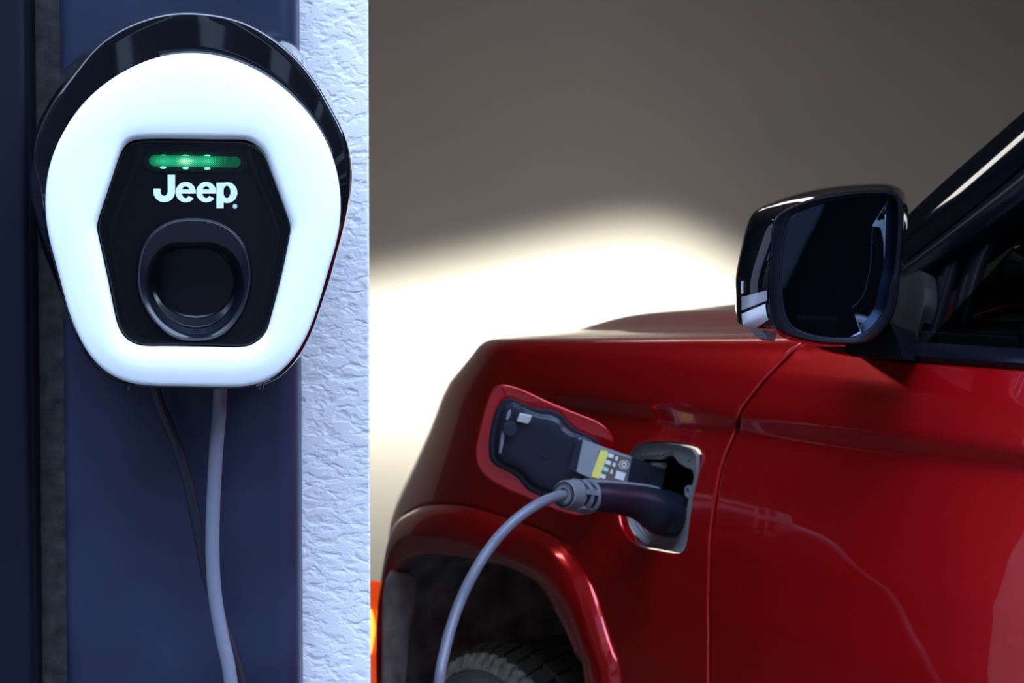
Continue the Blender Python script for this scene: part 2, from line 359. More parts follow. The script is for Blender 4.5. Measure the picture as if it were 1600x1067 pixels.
H3 = [(270,388),(300,386),(335,388),(358,403),(369,428),(371,450),(364,474),(350,494),(330,507),(305,511),(280,506),(259,492),(244,472),(236,448),(237,425),(243,409),(254,396)]
H4 = [(275,391),(300,389),(333,391),(353,406),(365,430),(366,448),(358,468),(345,482),(326,491),(303,493.5),(280,489),(262,478),(248,462),(239,442),(240,424),(246,410),(257,398)]
wb = thing('wall_charger', at(302, 605, 2.07), 'round white-faced wall charger with black hexagonal panel on navy steel column', 'charger')
cc = (302, 345)
def loop_px(c, th, r, Y): return [at(c[0] + q * math.cos(a), c[1] + q * math.sin(a), Y) for a, q in zip(th, r)]
NA = 360
def gs_(r, sg):
    k = np.exp(-0.5 * (np.arange(-25, 26) / sg) ** 2); k /= k.sum(); return np.convolve(np.pad(r, 25, 'wrap'), k, 'valid')
th, rOS = polar(OS, cc, NA); _, rRG = polar(RG, cc, NA); _, rWP = polar(WP, cc, NA); _, rHX = polar(HX, cc, NA)
rOS, rRG, rWP, rHX = gs_(rOS, 6), gs_(rRG, 4), gs_(rWP, 6), gs_(rHX, 2.2)
rRG = np.maximum(rRG, rWP + 1.5); rOS = np.maximum(rOS, rRG + 1.0)
L = [loop_px(cc, th, rOS * 0.97, YC), loop_px(cc, th, rOS, 2.112), loop_px(cc, th, rOS, 2.092), loop_px(cc, th, rOS * 0.45 + (rRG + 2.4) * 0.55, 2.045), loop_px(cc, th, rRG + 2.2, 2.0185), loop_px(cc, th, rRG + 1.6, 2.0145), loop_px(cc, th, rRG + 0.6, 2.0125), loop_px(cc, th, rRG - 1.4, 2.0118)]
for k in range(1, 6):
    u = k / 5; L.append(loop_px(cc, th, (rRG - 1.4) * (1 - u) + np.minimum(rWP + 0.6, rRG - 0.5) * u, 2.0118 - 0.0025 * u))
L += [loop_px(cc, th, rWP - 4, 2.012)]
b = MB().loft(L); b.build('back_shell', GLOSSK, wb, label='gloss black back shell', sharp=50)
L = [loop_px(cc, th, rWP - 1.2, 2.010), loop_px(cc, th, rWP, 2.0055), loop_px(cc, th, rWP, 2.0035), loop_px(cc, th, rWP - 1.2, 2.0015), loop_px(cc, th, rWP - 3.5, 2.0000), loop_px(cc, th, rWP - 7, 1.9992)]
for u in (0.2, 0.4, 0.6, 0.8, 1): L.append(loop_px(cc, th, (rWP - 7) * (1 - u) + (rHX + 11) * u, 1.9992 - 0.0035 * math.sin(u * math.pi / 1.25)))
y_e = 1.9992 - 0.0035 * math.sin(math.pi / 1.25)
L += [loop_px(cc, th, rHX + 7, y_e + 0.0010), loop_px(cc, th, rHX + 3.5, y_e + 0.0032), loop_px(cc, th, rHX + 1.2, y_e + 0.0062), loop_px(cc, th, rHX, y_e + 0.011)]
MB().loft(L).build('white_bezel', WHITE, wb, sharp=70)
ch = (304, 440); th2, rHX2 = polar(HX, ch, NA); _, rHO = polar(HO, ch, NA); rHX2 = gs_(rHX2, 2.2); rHO = gs_(rHO, 8)
L = [loop_px(ch, th2, rHX2 - 0.2, 2.013), loop_px(ch, th2, rHX2 - 1.5, 2.0075), loop_px(ch, th2, rHX2 - 3.2, 2.0052), loop_px(ch, th2, rHX2 - 5, 2.0048)]
for u in (0.33, 0.66, 1): L.append(loop_px(ch, th2, (rHX2 - 5) * (1 - u) + (rHO + 0.5) * u, 2.0048))
L.append(loop_px(ch, th2, rHO - 1, 2.009))
pn = MB().loft(L).build('front_panel', PANELK, wb, label='black hexagonal front panel', sharp=50)
_, rHI = polar(HI, ch, NA); _, r3 = polar(H3, ch, NA); _, r4 = polar(H4, ch, NA); rHI, r3, r4 = gs_(rHI, 7), gs_(r3, 7), gs_(r4, 7)
L = [loop_px(ch, th2, rHO, 2.008), loop_px(ch, th2, rHO, 2.0035), loop_px(ch, th2, rHO - 1.6, 2.0005), loop_px(ch, th2, rHO - 5, 1.9985)]
for u in (0.3, 0.6, 0.85): L.append(loop_px(ch, th2, (rHO - 5) * (1 - u) + (rHI + 3) * u, 1.9985 + 0.003 * u))
L += [loop_px(ch, th2, rHI + 3, 2.002), loop_px(ch, th2, rHI + 1, 2.0032), loop_px(ch, th2, rHI, 2.0045)]
for f_, y_ in ((0.08, 2.010), (0.14, 2.0115), (0.30, 2.0130), (0.36, 2.0175), (0.42, 2.0188), (0.62, 2.0205), (0.70, 2.0260), (0.76, 2.0270), (1.0, 2.0285)): L.append(loop_px(ch, th2, rHI * (1 - f_) + r3 * f_, y_))
for f_, y_ in ((0.1, 2.034), (0.75, 2.036), (0.85, 2.043), (1.0, 2.044)): L.append(loop_px(ch, th2, r3 * (1 - f_) + r4 * f_, y_))
L.append(loop_px(ch, th2, r4 - 1.2, 2.050))
for q in (0.7, 0.4): L.append(loop_px(ch, th2, r4 * q, 2.050))
MB().loft(L, cap1=True).build('connector_holster', SOCKK, wb, label='round recessed connector holster', sharp=35)
# status light
def capsule(x0, x1, yc, h, slant, n_=12):
    p = []
    for k in range(n_ + 1): a = math.pi / 2 - math.pi * k / n_; p.append((x1 - h + h * math.cos(a), yc + slant + h * math.sin(a)))
    for k in range(n_ + 1): a = math.pi * 1.5 - math.pi * k / n_; p.append((x0 + h + h * math.cos(a), yc + h * math.sin(a)))
    return p
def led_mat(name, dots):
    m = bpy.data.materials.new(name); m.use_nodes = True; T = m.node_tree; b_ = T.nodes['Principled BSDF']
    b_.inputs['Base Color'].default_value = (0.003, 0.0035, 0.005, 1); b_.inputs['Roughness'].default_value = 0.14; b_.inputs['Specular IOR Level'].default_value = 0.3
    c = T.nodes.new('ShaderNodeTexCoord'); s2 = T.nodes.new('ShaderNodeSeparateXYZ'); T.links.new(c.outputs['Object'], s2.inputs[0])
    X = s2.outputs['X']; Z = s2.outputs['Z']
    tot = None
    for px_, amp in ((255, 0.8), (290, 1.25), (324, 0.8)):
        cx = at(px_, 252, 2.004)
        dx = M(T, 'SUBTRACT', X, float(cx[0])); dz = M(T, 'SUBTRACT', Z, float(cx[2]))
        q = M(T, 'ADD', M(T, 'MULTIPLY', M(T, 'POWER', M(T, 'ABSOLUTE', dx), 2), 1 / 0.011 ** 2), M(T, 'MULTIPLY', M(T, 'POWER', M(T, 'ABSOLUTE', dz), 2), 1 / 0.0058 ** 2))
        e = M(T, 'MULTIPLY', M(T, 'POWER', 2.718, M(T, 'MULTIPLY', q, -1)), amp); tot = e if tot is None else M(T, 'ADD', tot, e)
    if dots:
        k = 2 * math.pi / 0.0022
        g1 = M(T, 'SINE', M(T, 'MULTIPLY', M(T, 'ADD', X, Z), k)); g2 = M(T, 'SINE', M(T, 'MULTIPLY', M(T, 'SUBTRACT', X, Z), k))
        dm = M(T, 'GREATER_THAN', M(T, 'ADD', g1, g2), -0.15)
        st = M(T, 'MULTIPLY', M(T, 'MULTIPLY_ADD', tot, 1.1, 0.25), M(T, 'MULTIPLY_ADD', dm, 0.92, 0.08))
        r = T.nodes.new('ShaderNodeValToRGB'); r.color_ramp.elements[0].color = (0.0, 0.55, 0.20, 1); r.color_ramp.elements[1].color = (0.5, 1.0, 0.72, 1); _e = r.color_ramp.elements.new(0.55); _e.color = (0.03, 0.78, 0.36, 1)
        T.links.new(M(T, 'MULTIPLY', tot, 0.75), r.inputs[0]); T.links.new(r.outputs[0], b_.inputs['Emission Color'])
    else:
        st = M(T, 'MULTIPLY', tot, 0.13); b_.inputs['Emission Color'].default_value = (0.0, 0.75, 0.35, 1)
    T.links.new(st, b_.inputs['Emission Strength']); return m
MB().prism([at(x, y, 2.0046) for x, y in capsule(222, 387, 251, 17, 2.5)], (0, -0.0002, 0)).build('led_halo', led_mat('led_halo_glow', False), wb, smooth=False)  # glow around the status light, painted as a wider dim emissive capsule
MB().prism([at(x, y, 2.0044) for x, y in capsule(233, 376, 251, 8.5, 2.2)], (0, -0.0005, 0)).build('status_light', led_mat('green_led', True), wb, smooth=False, label='glowing green status light')
for _x in (255, 290, 324):
    for _y, _h in ((243.3, 1.5), (261.6 + (_x - 255) * 0.02, 2.2)):
        MB().prism([at(_x + 5.0 * math.cos(a), _y + _h * math.sin(a), 2.0043) for a in np.linspace(0, 2 * math.pi, 20, endpoint=False)], (0, -0.0002, 0)).build('light_spot', LEDSPOT, wb, smooth=False)
# lettering
def ell(cx, cy, rx, ry, a0, a1, n_=28): return [(cx + rx * math.cos(math.radians(a)), cy - ry * math.sin(math.radians(a))) for a in np.linspace(a0, a1, n_)]
YL = 2.0048
def strip(mb, o_, i_):
    a = [at(x, y, YL) for x, y in o_]; c_ = [at(x, y, YL) for x, y in i_]; off = np.array([0, -0.0004, 0]); n_ = len(a)
    v = [p + off for p in a] + [p + off for p in c_] + a + c_
    f = [(k, k + 1, n_ + k + 1, n_ + k) for k in range(n_ - 1)] + [(k, k + 1, 2 * n_ + k + 1, 2 * n_ + k) for k in range(n_ - 1)] + [(n_ + k, n_ + k + 1, 3 * n_ + k + 1, 3 * n_ + k) for k in range(n_ - 1)]
    mb.add(v, f)
lb = MB()
strip(lb, [(273.6, 273)] + ell(256.7, 299.3, 16.9, 16.6, 0, -180) + [(239.8, 294.6)], [(262.0, 273)] + ell(256.4, 299.3, 5.7, 6.7, 0, -180) + [(250.7, 294.6)])
for cx in (290.2, 322.3):
    cy = 300.2
    strip(lb, ell(cx, cy, 15.6, 16.0, -4, 322, 48), ell(cx, cy, 6.2, 9.2, -4, 322, 48))
    lb.prism([at(x, y, YL) for x, y in [(cx - 9, cy - 4.2), (cx + 9, cy - 4.2), (cx + 15.5, cy - 1), (cx + 15.4, cy + 2.2), (cx - 9, cy + 2.2)]], (0, -0.0006, 0))
lb.prism([at(x, y, YL) for x, y in [(338.4, 285.6), (349.4, 285.6), (349.4, 325.4), (338.4, 325.4)]], (0, -0.0006, 0))
strip(lb, ell(355.0, 301, 15.8, 16.2, -180, 180, 48), ell(354.6, 299.8, 5.6, 9.6, -180, 180, 48))
strip(lb, ell(367.2, 322.4, 3.6, 3.6, 0, 360, 24), ell(367.2, 322.4, 2.8, 2.8, 0, 360, 24))
lb.prism([at(x, y, YL) for x, y in [(365.8, 320.4), (368.3, 320.4), (368.8, 321.8), (368.0, 322.6), (369, 324.6), (367.8, 324.6), (366.9, 323), (366.9, 324.6), (365.8, 324.6)]], (0, -0.0004, 0))
lb.build('logo_lettering', LOGO, wb, smooth=False, label='pale four-letter logo print')
for x in (202, 407):
    MB().loft(tube([at(x, 602, 2.05), at(x, 606, 2.05), at(x, 610, 2.05)], [0.003, 0.003, 0.0018], 12), cap0=True, cap1=True).build('screw', GLOSSK, wb)

# ================================================================= CABLES
def px_path(pts): return [at(x, y, Y) for x, y, Y in pts]
feed = sm3(px_path([(240,588,2.085),(243,612,2.085),(253,640,2.09),(268,675,2.095),(290,740,2.1),(308,820,2.1),(322,895,2.1),(340,950,2.1),(362,1010,2.1),(378,1067,2.1),(390,1120,2.1),(398,1180,2.1)]) + [np.array([-0.265, 2.095, 0.7]), np.array([-0.262, 2.09, 0.5]), np.array([-0.25, 2.08, 0.3]), np.array([-0.24, 2.02, 0.02]), np.array([-0.24, 1.95, 0.012]), np.array([-0.3, 1.6, 0.012])], 160)
o = MB().loft(tube(feed, 0.0058, 14), cap0=True, cap1=True).build('power_cable', FEED); o['label'] = 'thin dark cable crossing behind the thicker one on the column'; o['category'] = 'cable'; o['group'] = 'cables'
del o['group']

# ================================================================= CAR BODY SURFACE
zt = np.arange(0.2, 1.40, 0.001)
def table(zs, ws, sig):
    v = np.interp(zt, zs, ws); k = np.exp(-0.5 * (np.arange(-40, 41) / sig) ** 2); k /= k.sum(); return np.convolve(np.pad(v, 40, 'edge'), k, 'valid')
W_CR = table([0.2, 0.35, 0.5, 0.65, 0.78, 0.88, 0.97, 1.04, 1.09, 1.126, 1.1415, 1.1435, 1.16, 1.20, 1.25, 1.4], [-.09, -.045, -.010, .012, .022, .0245, .018, .005, -.007, -.0165, -.0025, -.0012, -.0028, -.013, -.036, -.12], 3)
W_SM = table([0.2, 0.35, 0.5, 0.65, 0.8, 0.9, 1.0, 1.06, 1.10, 1.16, 1.20, 1.25, 1.4], [-.07, -.035, -.006, .008, .013, .013, .008, .002, -.002, -.007, -.016, -.038, -.12], 22)
def sstep(a, b, x): u = np.clip((x - a) / (b - a), 0, 1); return u * u * (3 - 2 * u)
def side_w(s, z):
    m_ = sstep(-0.42, -0.22, s); return np.interp(z, zt, W_CR) * m_ + np.interp(z, zt, W_SM) * (1 - m_)
def ze(s): return 1.2445 + 0.045 * np.clip(s, -1.2, 0.35)
RA = 0.035; PH0 = 0.40; PH1 = math.pi / 2 - 0.07
SIL = np.array([(530,767),(543,750),(567,724),(599,693.6),(617,688),(655,676),(724,646),(780,620),(811,607),(869,599.5),(912,590),(947,584),(1067,581),(1400,575)], float)
S0 = 0.42
KZ_z = np.linspace(0.35, 1.22, 30); KZ = np.zeros(30)
def F0(s, t, K=None):
    s, t = np.broadcast_arrays(np.asarray(s, float), np.asarray(t, float))
    z_e = ze(s); t0 = z_e - RA * (math.sin(PH1) - math.sin(PH0)); tt = np.minimum(t, t0)
    w_ = side_w(s, tt); z = tt.copy(); u = np.maximum(t - t0, 0); ph = np.minimum(PH0 + u / RA, PH1)
    w_ = w_ - RA * (math.cos(PH0) - np.cos(ph)); z = z + RA * (np.sin(ph) - math.sin(PH0))
    du = np.maximum(u - RA * (PH1 - PH0), 0); w_ = w_ - du * math.cos(0.07); z = z + du * math.sin(0.07) + 0.019 * sstep(0.16, 0.30, du) * sstep(-1.05, -0.5, s)
    k = np.interp(np.minimum(z, 1.22), KZ_z, KZ) if K is None else K
    d = np.maximum(-s - S0, 0); w_ = w_ - k * d ** 2.2 * np.clip(1 - du / 1.2, 0, 1)
    return car(s, w_, z)
ssil = np.linspace(-1.25, -0.2, 220)
for i, z in enumerate(KZ_z):
    lo_, hi_ = 0.0, 40.0
    for _ in range(26):
        k = (lo_ + hi_) / 2; x, y = proj(F0(ssil, np.full(220, z), k)); j = x.argmin()
        if x[j] < np.interp(y[j], SIL[:, 0], SIL[:, 1]): lo_ = k
        else: hi_ = k
    KZ[i] = k
KZ = np.convolve(np.pad(KZ, 1, 'edge'), [0.25, 0.5, 0.25], 'valid')
def F(s, t): return F0(s, t)
def FN(s, t):
    e = 1e-3; a = F(s + e, t) - F(s - e, t); b_ = F(s, t + e) - F(s, t - e); n_ = np.cross(a, b_); n_ /= np.linalg.norm(n_, axis=-1)[..., None]
    return n_ if (np.ravel(n_ @ NV).mean() > 0 or np.ravel(n_[..., 2]).mean() > 0.3) else -n_
_n = FN(np.array([0.0]), np.array([0.9]))
gs, gt = np.meshgrid(np.linspace(-1.15, 1.3, 350), np.linspace(0.3, 1.7, 260)); GP = F(gs.ravel(), gt.ravel())
gx_, gy_ = proj(GP); GN = FN(gs.ravel(), gt.ravel()); gface = ((GP - CAM) * GN).sum(1) < -0.01
def inv(px, py, lift=0.0):
    """surface coordinates seen at a pixel"""
    d = np.where(gface, (gx_ - px) ** 2 + (gy_ - py) ** 2, 1e12); i = d.argmin(); s, t_ = gs.ravel()[i], gt.ravel()[i]
    for _ in range(12):
        def pr(a, b_):
            A, B = np.array([a]), np.array([b_]); Q = F(A, B)
            if lift: Q = Q + FN(A, B) * lift
            x, y = proj(Q); return np.array([x[0], y[0]])
        p = pr(s, t_); e = 1e-4; J = np.stack([(pr(s + e, t_) - p) / e, (pr(s, t_ + e) - p) / e], 1)
        try: dl = np.linalg.solve(J, np.array([px, py]) - p)
        except Exception: break
        dl = np.clip(dl, -0.03, 0.03); s += dl[0]; t_ += dl[1]
        if abs(dl).max() < 1e-6: break
    return (s, t_)
def invs(pts, lift=0.0): return [inv(x, y, lift) for x, y in pts]

carE = thing('car', (P0[0] - 0.2, P0[1] + 0.4, 0.0), 'glossy dark red car with its charge port open and a cable plugged in', 'car')
GAP = [(1300,515),(1262,527),(1245,541),(1226,560),(1187,602),(1156,643),(1152.5,649),(1154,658),(1151,671),(1138,700),(1128,727),(1119,774),(1112,826),(1109,893),(1108,980),(1108,1067)]
gap = np.array(invs(GAP)); gap = np.vstack([gap, [gap[-1, 0], 0.42]])
gapd = catmull(gap, 120, False)
G2 = 0.0028
gn = np.gradient(gapd, axis=0); gn /= np.linalg.norm(gn, axis=1)[:, None]; gn = np.stack([-gn[:, 1], gn[:, 0]], 1)   # towards the door
if gn[:, 0].mean() < 0: gn = -gn
g_f = gapd - gn * G2; g_d = gapd + gn * G2
# wheel arch curves
A_PX = [(629,807),(645,795),(668,787),(705,786),(748,793),(802,811),(830,820),(875,842),(899,869),(920.5,906),(936.6,947),(950,990),(960,1022),(972,1075)]
arcA = np.array(invs(A_PX))
arcA = np.vstack([[-1.07, 0.42], [-1.07, 0.60], [-1.06, 0.76], [-1.03, 0.825], arcA, [arcA[-1, 0] + 0.015, 0.42]])
print('arcA', np.round(arcA, 3).tolist()); print('gap', np.round(gap, 3).tolist()); print('K', np.round(KZ, 2).tolist())
PORT = [(995,701),(1012,691.5),(1055,692),(1087,699),(1094,708),(1095,716),(1089,746),(1081,778),(1075.6,819),(1072,845),(1066,860),(1057,864.5),(1025,860),(997,853.4),(982,841),(970.6,822.5),(967,804),(969,780),(975,750),(984,718)]
port = catmull(invs(PORT), 110)
t_seam = 1.30
topf = [(s, float(ze(s)) + 0.055) for s in np.linspace(-1.15, 0.33, 30)]
arcAd = catmull(arcA, 140, False)
# outline of the fender: along the top seam, down the door gap, along the flare, up the front
fo = topf + [tuple(p) for p in g_f] + [tuple(p) for p in arcAd[::-1]] + [(-1.15, 0.42)]
# start of gap must meet the seam
fender = patch('fender', fo, [port], F, FN, 0.012, 0.0035, 0.012, RED, carE)
# door
BELT = [(1262,530),(1290,545),(1340,554),(1400,562),(1500,570),(1600,577)]
belt = np.array(invs(BELT)); belt = np.vstack([belt, [1.25, belt[-1, 1] + 0.004]])
ix = int(np.argmin(np.linalg.norm(g_d - belt[0], axis=1)))
do_ = [tuple(p) for p in g_d[ix:]] + [(1.25, 0.42)] + [tuple(p) for p in catmull(belt, 40, False)[::-1][:-1]]
door = patch('door', do_, [], F, FN, 0.012, 0.004, 0.012, RED, carE)
# backing behind the gap
bk = []
for o_ in (-0.012, 0.012):
    q = gapd + gn * o_; bk.append(F(q[:, 0], q[:, 1]) - FN(q[:, 0], q[:, 1]) * 0.011)
MB().loft(bk, closed=False).build('door_seal', SEAL, carE)
# bonnet
ho = [(s, float(ze(s)) + 0.060) for s in np.linspace(-1.15, 0.33, 30)] + [(0.33, 2.6), (-1.15, 2.6)]
patch('bonnet', ho, [], F, FN, 0.022, 0.004, 0.012, RED, carE)

# flare
C_PX = [(606,925),(613,900),(623,882),(640,870),(680,866),(730,872),(767,880),(789,886),(829,906),(850.5,928),(869,963),(885.5,995),(899,1030),(912,1067)]
B_PX = [(603,900),(610,872),(617,858),(630,846),(652,842),(690,845),(720,851),(753,861),(790,873),(835,894),(864,919),(886,953),(902,992),(912,1024),(924,1067)]
def lifted(px, lift, pre, post):
    q = invs(px, lift); q = [p for p in pre] + q + [(q[-1][0] + post, 0.42)]; return np.array(q)
arcC = lifted(C_PX, 0.012, [(-1.03, 0.42), (-1.03, 0.60)], 0.012)
arcB = lifted(B_PX, 0.020, [(-1.045, 0.42), (-1.045, 0.58), (-1.03, 0.69)], 0.014)
print('arcC', np.round(arcC, 3).tolist()); print('arcB', np.round(arcB, 3).tolist())
nF = 150
def fl(arc, lift, ins=0.0):
    q = catmull(arc, nF, False); P = F(q[:, 0], q[:, 1]); N = FN(q[:, 0], q[:, 1]); return P + N * lift
A_ = catmull(arcA, nF, False); B_ = catmull(arcB, nF, False); C_ = catmull(arcC, nF, False)
def mixloop(a, b_, u, lift):
    q = a * (1 - u) + b_ * u; return F(q[:, 0], q[:, 1]) + FN(q[:, 0], q[:, 1]) * lift
loops = [mixloop(A_, B_, 0.03, -0.006), mixloop(A_, B_, 0.03, 0.0002), mixloop(A_, B_, 0.09, 0.0035), mixloop(A_, B_, 0.17, 0.009), mixloop(A_, B_, 0.27, 0.0145), mixloop(A_, B_, 0.38, 0.018), mixloop(A_, B_, 0.55, 0.0205), mixloop(A_, B_, 0.8, 0.0215),
         mixloop(A_, B_, 0.93, 0.0205), mixloop(B_, C_, 0.0, 0.019), mixloop(B_, C_, 0.12, 0.0170), mixloop(B_, C_, 0.5, 0.0135), mixloop(B_, C_, 0.93, 0.011), mixloop(B_, C_, 1.0, 0.006), mixloop(B_, C_, 1.0, -0.004)]
MB().loft(loops, closed=False).build('fender_flare', RED, carE, sharp=60)
bk = []
for u_ in (-0.12, 0.2): q = A_ * (1 - u_) + B_ * u_; bk.append(F(q[:, 0], q[:, 1]) - FN(q[:, 0], q[:, 1]) * 0.009)
MB().loft(bk, closed=False).build('flare_seal', SEAL, carE)
bk = []
for dt in (0.035, 0.08): q = np.array([(s, float(ze(s)) + dt) for s in np.linspace(-1.15, 0.33, 40)]); bk.append(F(q[:, 0], q[:, 1]) - FN(q[:, 0], q[:, 1]) * 0.009)
MB().loft(bk, closed=False).build('bonnet_seal', SEAL, carE)
# wheel well liner: opening edge carried inboard, closed by a wall
Cs = mixloop(B_, C_, 0.97, 0.003)
lin = [Cs + (-NV) * d_ + np.outer(np.ones(nF), ZV) * e_ for d_, e_ in ((0.0, 0), (0.03, 0.012), (0.10, 0.015), (0.30, 0.015), (0.42, 0.0))]
cen = car(-0.57, -0.42, 0.5)
lin.append(lin[-1] * 0.5 + cen * 0.5); lin.append(lin[-1] * 0.02 + cen * 0.98)
MB().loft(lin, closed=False).build('wheel_well_liner', WELL, carE, label='dusty dark wheel well liner')
MB().prism([at_s(x, y, -0.94) for x, y in ((602, 930), (606, 906), (614, 892), (636, 896), (651, 908), (646, 960), (638, 1000), (632, 1090), (600, 1090))], -SV * 0.01).build('liner_panel', mat('scuffed_liner_plastic', (0.32, 0.25, 0.235), 0.95, noise=(30, 0.35), bump=(60, 0.6, 0.004)), carE, smooth=False, label='scuffed grey-brown liner panel')
# side marker on the flare's front face
mk = []
for lift in (0.020, 0.034, 0.034, 0.020):
    pass
ml, mr_ = [], []
zs_ = np.linspace(0.722, 0.45, 24)
fa = [F(np.full(24, -1.10), zs_), F(np.full(24, -1.065), zs_)]
fn_ = FN(np.full(24, -1.08), zs_)
MB().loft([fa[0] + fn_ * 0.012, fa[0] + fn_ * 0.034, (fa[0] + fa[1]) / 2 + fn_ * 0.040, fa[1] + fn_ * 0.034, fa[1] + fn_ * 0.012], closed=False).build('side_marker', AMBER, carE, label='lit amber side marker lens')
i6 = slice(5, 10)
ctr = (fa[0] * -0.15 + fa[1] * 1.15 + fn_ * 0.030)
bt = tube(ctr[4:12], [0.002, 0.006, 0.009, 0.010, 0.009, 0.007, 0.005, 0.002], 10)
MB().loft(bt, cap0=True, cap1=True).build('marker_bulb', BULB, carE)

# ---- wheel
WS, WW, WR = -0.575, -0.035, 0.346
def wheel_pt(r, a, off): return car(WS + r * math.cos(a), WW - off, WR + r * math.sin(a))
prof = [(r * 0.941, o_) for r, o_ in [(0.235, 0.03), (0.250, 0.012), (0.262, 0.004), (0.285, 0.0), (0.302, 0.001), (0.306, 0.0035), (0.312, 0.0035), (0.316, 0.002), (0.330, 0.006), (0.343, 0.014), (0.352, 0.024), (0.357, 0.04), (0.359, 0.08), (0.360, 0.13), (0.359, 0.18), (0.357, 0.22), (0.350, 0.238), (0.33, 0.25), (0.28, 0.255), (0.235, 0.235)]]
NR = 96; angs = np.linspace(0, 2 * math.pi, NR, endpoint=False)
MB().loft([[wheel_pt(r, a, o_) for a in angs] for r, o_ in prof]).build('tyre', SIDEW, carE, label='dark rubber front tyre')
tb = MB(); nb_ = 50
for row, (o0, o1) in enumerate(((0.020, 0.054), (0.062, 0.098), (0.106, 0.150), (0.158, 0.196), (0.204, 0.238))):
    for k in range(nb_):
        a0 = 2 * math.pi * (k + 0.5 * (row % 2)) / nb_; a1 = a0 + 2 * math.pi / nb_ * 0.84; sk = 0.02 * (1 if row < 2 else -1)
        rin = 0.328; ro0 = WR - (0.007 if row == 0 else 0); ro1 = WR - (0.007 if row == 4 else 0)
        tb.frustum([wheel_pt(rin, a0, o0), wheel_pt(rin, a1, o0), wheel_pt(rin, a1 + sk, o1), wheel_pt(rin, a0 + sk, o1)],
                   [wheel_pt(ro0, a0 + .004, o0 + .002), wheel_pt(ro0, a1 - .004, o0 + .002), wheel_pt(ro1, a1 + sk - .004, o1 - .002), wheel_pt(ro1, a0 + sk + .004, o1 - .002)])
o = tb.build('tread_blocks', RUBBER, carE, smooth=False); o['kind'] = 'stuff'
sb = MB()
for k in range(132):
    a0 = 2 * math.pi * k / 132; a1 = a0 + 2 * math.pi / 132 * (0.8 if k % 2 else 0.6); r1 = 0.331 if k % 2 else 0.326
    sb.frustum([wheel_pt(0.304, a0, 0.008), wheel_pt(0.304, a1, 0.008), wheel_pt(r1, a1, 0.024), wheel_pt(r1, a0, 0.024)],
               [wheel_pt(0.304, a0, 0.001), wheel_pt(0.304, a1, 0.001), wheel_pt(r1, a1, 0.013), wheel_pt(r1, a0, 0.013)])
o = sb.build('shoulder_lugs', DUSTY, carE, smooth=False, label='dusty grey tyre shoulder lugs'); o['kind'] = 'stuff'
ltb = MB()
for k, wd in enumerate((0.010, 0.010, 0.004, 0.009, 0.009, 0.009, 0.004, 0.009)):       # raised unreadable sidewall lettering
    a0 = math.radians(97 - k * 3.6)
    for r0_, r1_ in (((0.268, 0.292),) if k % 2 == 0 else ((0.268, 0.274), (0.286, 0.292))):
        ltb.frustum([wheel_pt(r0_ * .94, a0, 0.004), wheel_pt(r0_ * .94, a0 - wd / 0.28, 0.004), wheel_pt(r1_ * .94, a0 - wd / 0.28, 0.004), wheel_pt(r1_ * .94, a0, 0.004)],
                    [wheel_pt(r0_ * .94, a0, -0.002), wheel_pt(r0_ * .94, a0 - wd / 0.28, -0.002), wheel_pt(r1_ * .94, a0 - wd / 0.28, -0.002), wheel_pt(r1_ * .94, a0, -0.002)])
ltb.build('sidewall_lettering', RUBBER, carE, smooth=False)
rim = MB().loft([[wheel_pt(r, a, o_) for a in angs] for r, o_ in ((0.224, 0.02), (0.230, 0.008), (0.222, 0.004), (0.212, 0.02), (0.205, 0.06), (0.20, 0.2))])
for k in range(5):
    a = 2 * math.pi * k / 5 + 0.3
    rim.frustum([wheel_pt(0.05, a - .5, .05), wheel_pt(0.05, a + .5, .05), wheel_pt(0.225, a + .14, .05), wheel_pt(0.225, a - .14, .05)], [wheel_pt(0.05, a - .4, .02), wheel_pt(0.05, a + .4, .02), wheel_pt(0.225, a + .10, .015), wheel_pt(0.225, a - .10, .015)])
rim.loft([[wheel_pt(r, a, o_) for a in angs] for r, o_ in ((0.07, 0.06), (0.07, 0.016), (0.06, 0.010), (0.001, 0.010))])
rim.build('wheel_rim', ALLOY, carE)

# ---- charge port
pc = port.mean(0); rec = 0.013
pl = lambda sc_, d_: F(pc[0] + (port[:, 0] - pc[0]) * sc_, pc[1] + (port[:, 1] - pc[1]) * sc_) - NV * d_
CAV = [(992,735),(1003,727),(1011,716),(1038,717),(1050,711),(1057,711),(1065,722),(1076,729),(1088,735),(1090,745),(1082,777),(1077,800),(1066,835),(1050,832),(1035,828),(1018,835),(1003,812),(993,800),(985,780),(986,755)]
cav = [at_w(x, y, -rec - 0.002) for x, y in CAV]
# resample both by angle about the port centre in (s,z)
def sz(P): d_ = P - P0; return np.stack([d_ @ SV, d_ @ ZV], 1)
def radial(loop, c, n_):
    q = sz(np.array(loop)); q = resample(q, 600); a = np.arctan2(q[:, 1] - c[1], q[:, 0] - c[0]); r = np.hypot(*(q - c).T); o_ = a.argsort(); a, r = a[o_], r[o_]
    a = np.r_[a[-9:] - 2 * math.pi, a, a[:9] + 2 * math.pi]; r = np.r_[r[-9:], r, r[:9]]; th_ = np.linspace(-math.pi, math.pi, n_, endpoint=False); rr = np.interp(th_, a, r); return th_, rr
c0 = sz(np.array(cav)).mean(0)
portP = F(port[:, 0], port[:, 1]); tp, rp = radial(portP, c0, 120); _, rc = radial(cav, c0, 120)
wbase = float(((portP - P0) @ NV).mean())
def rl(r, wv): return car(c0[0] + r * np.cos(tp), wbase + wv, c0[1] + r * np.sin(tp))
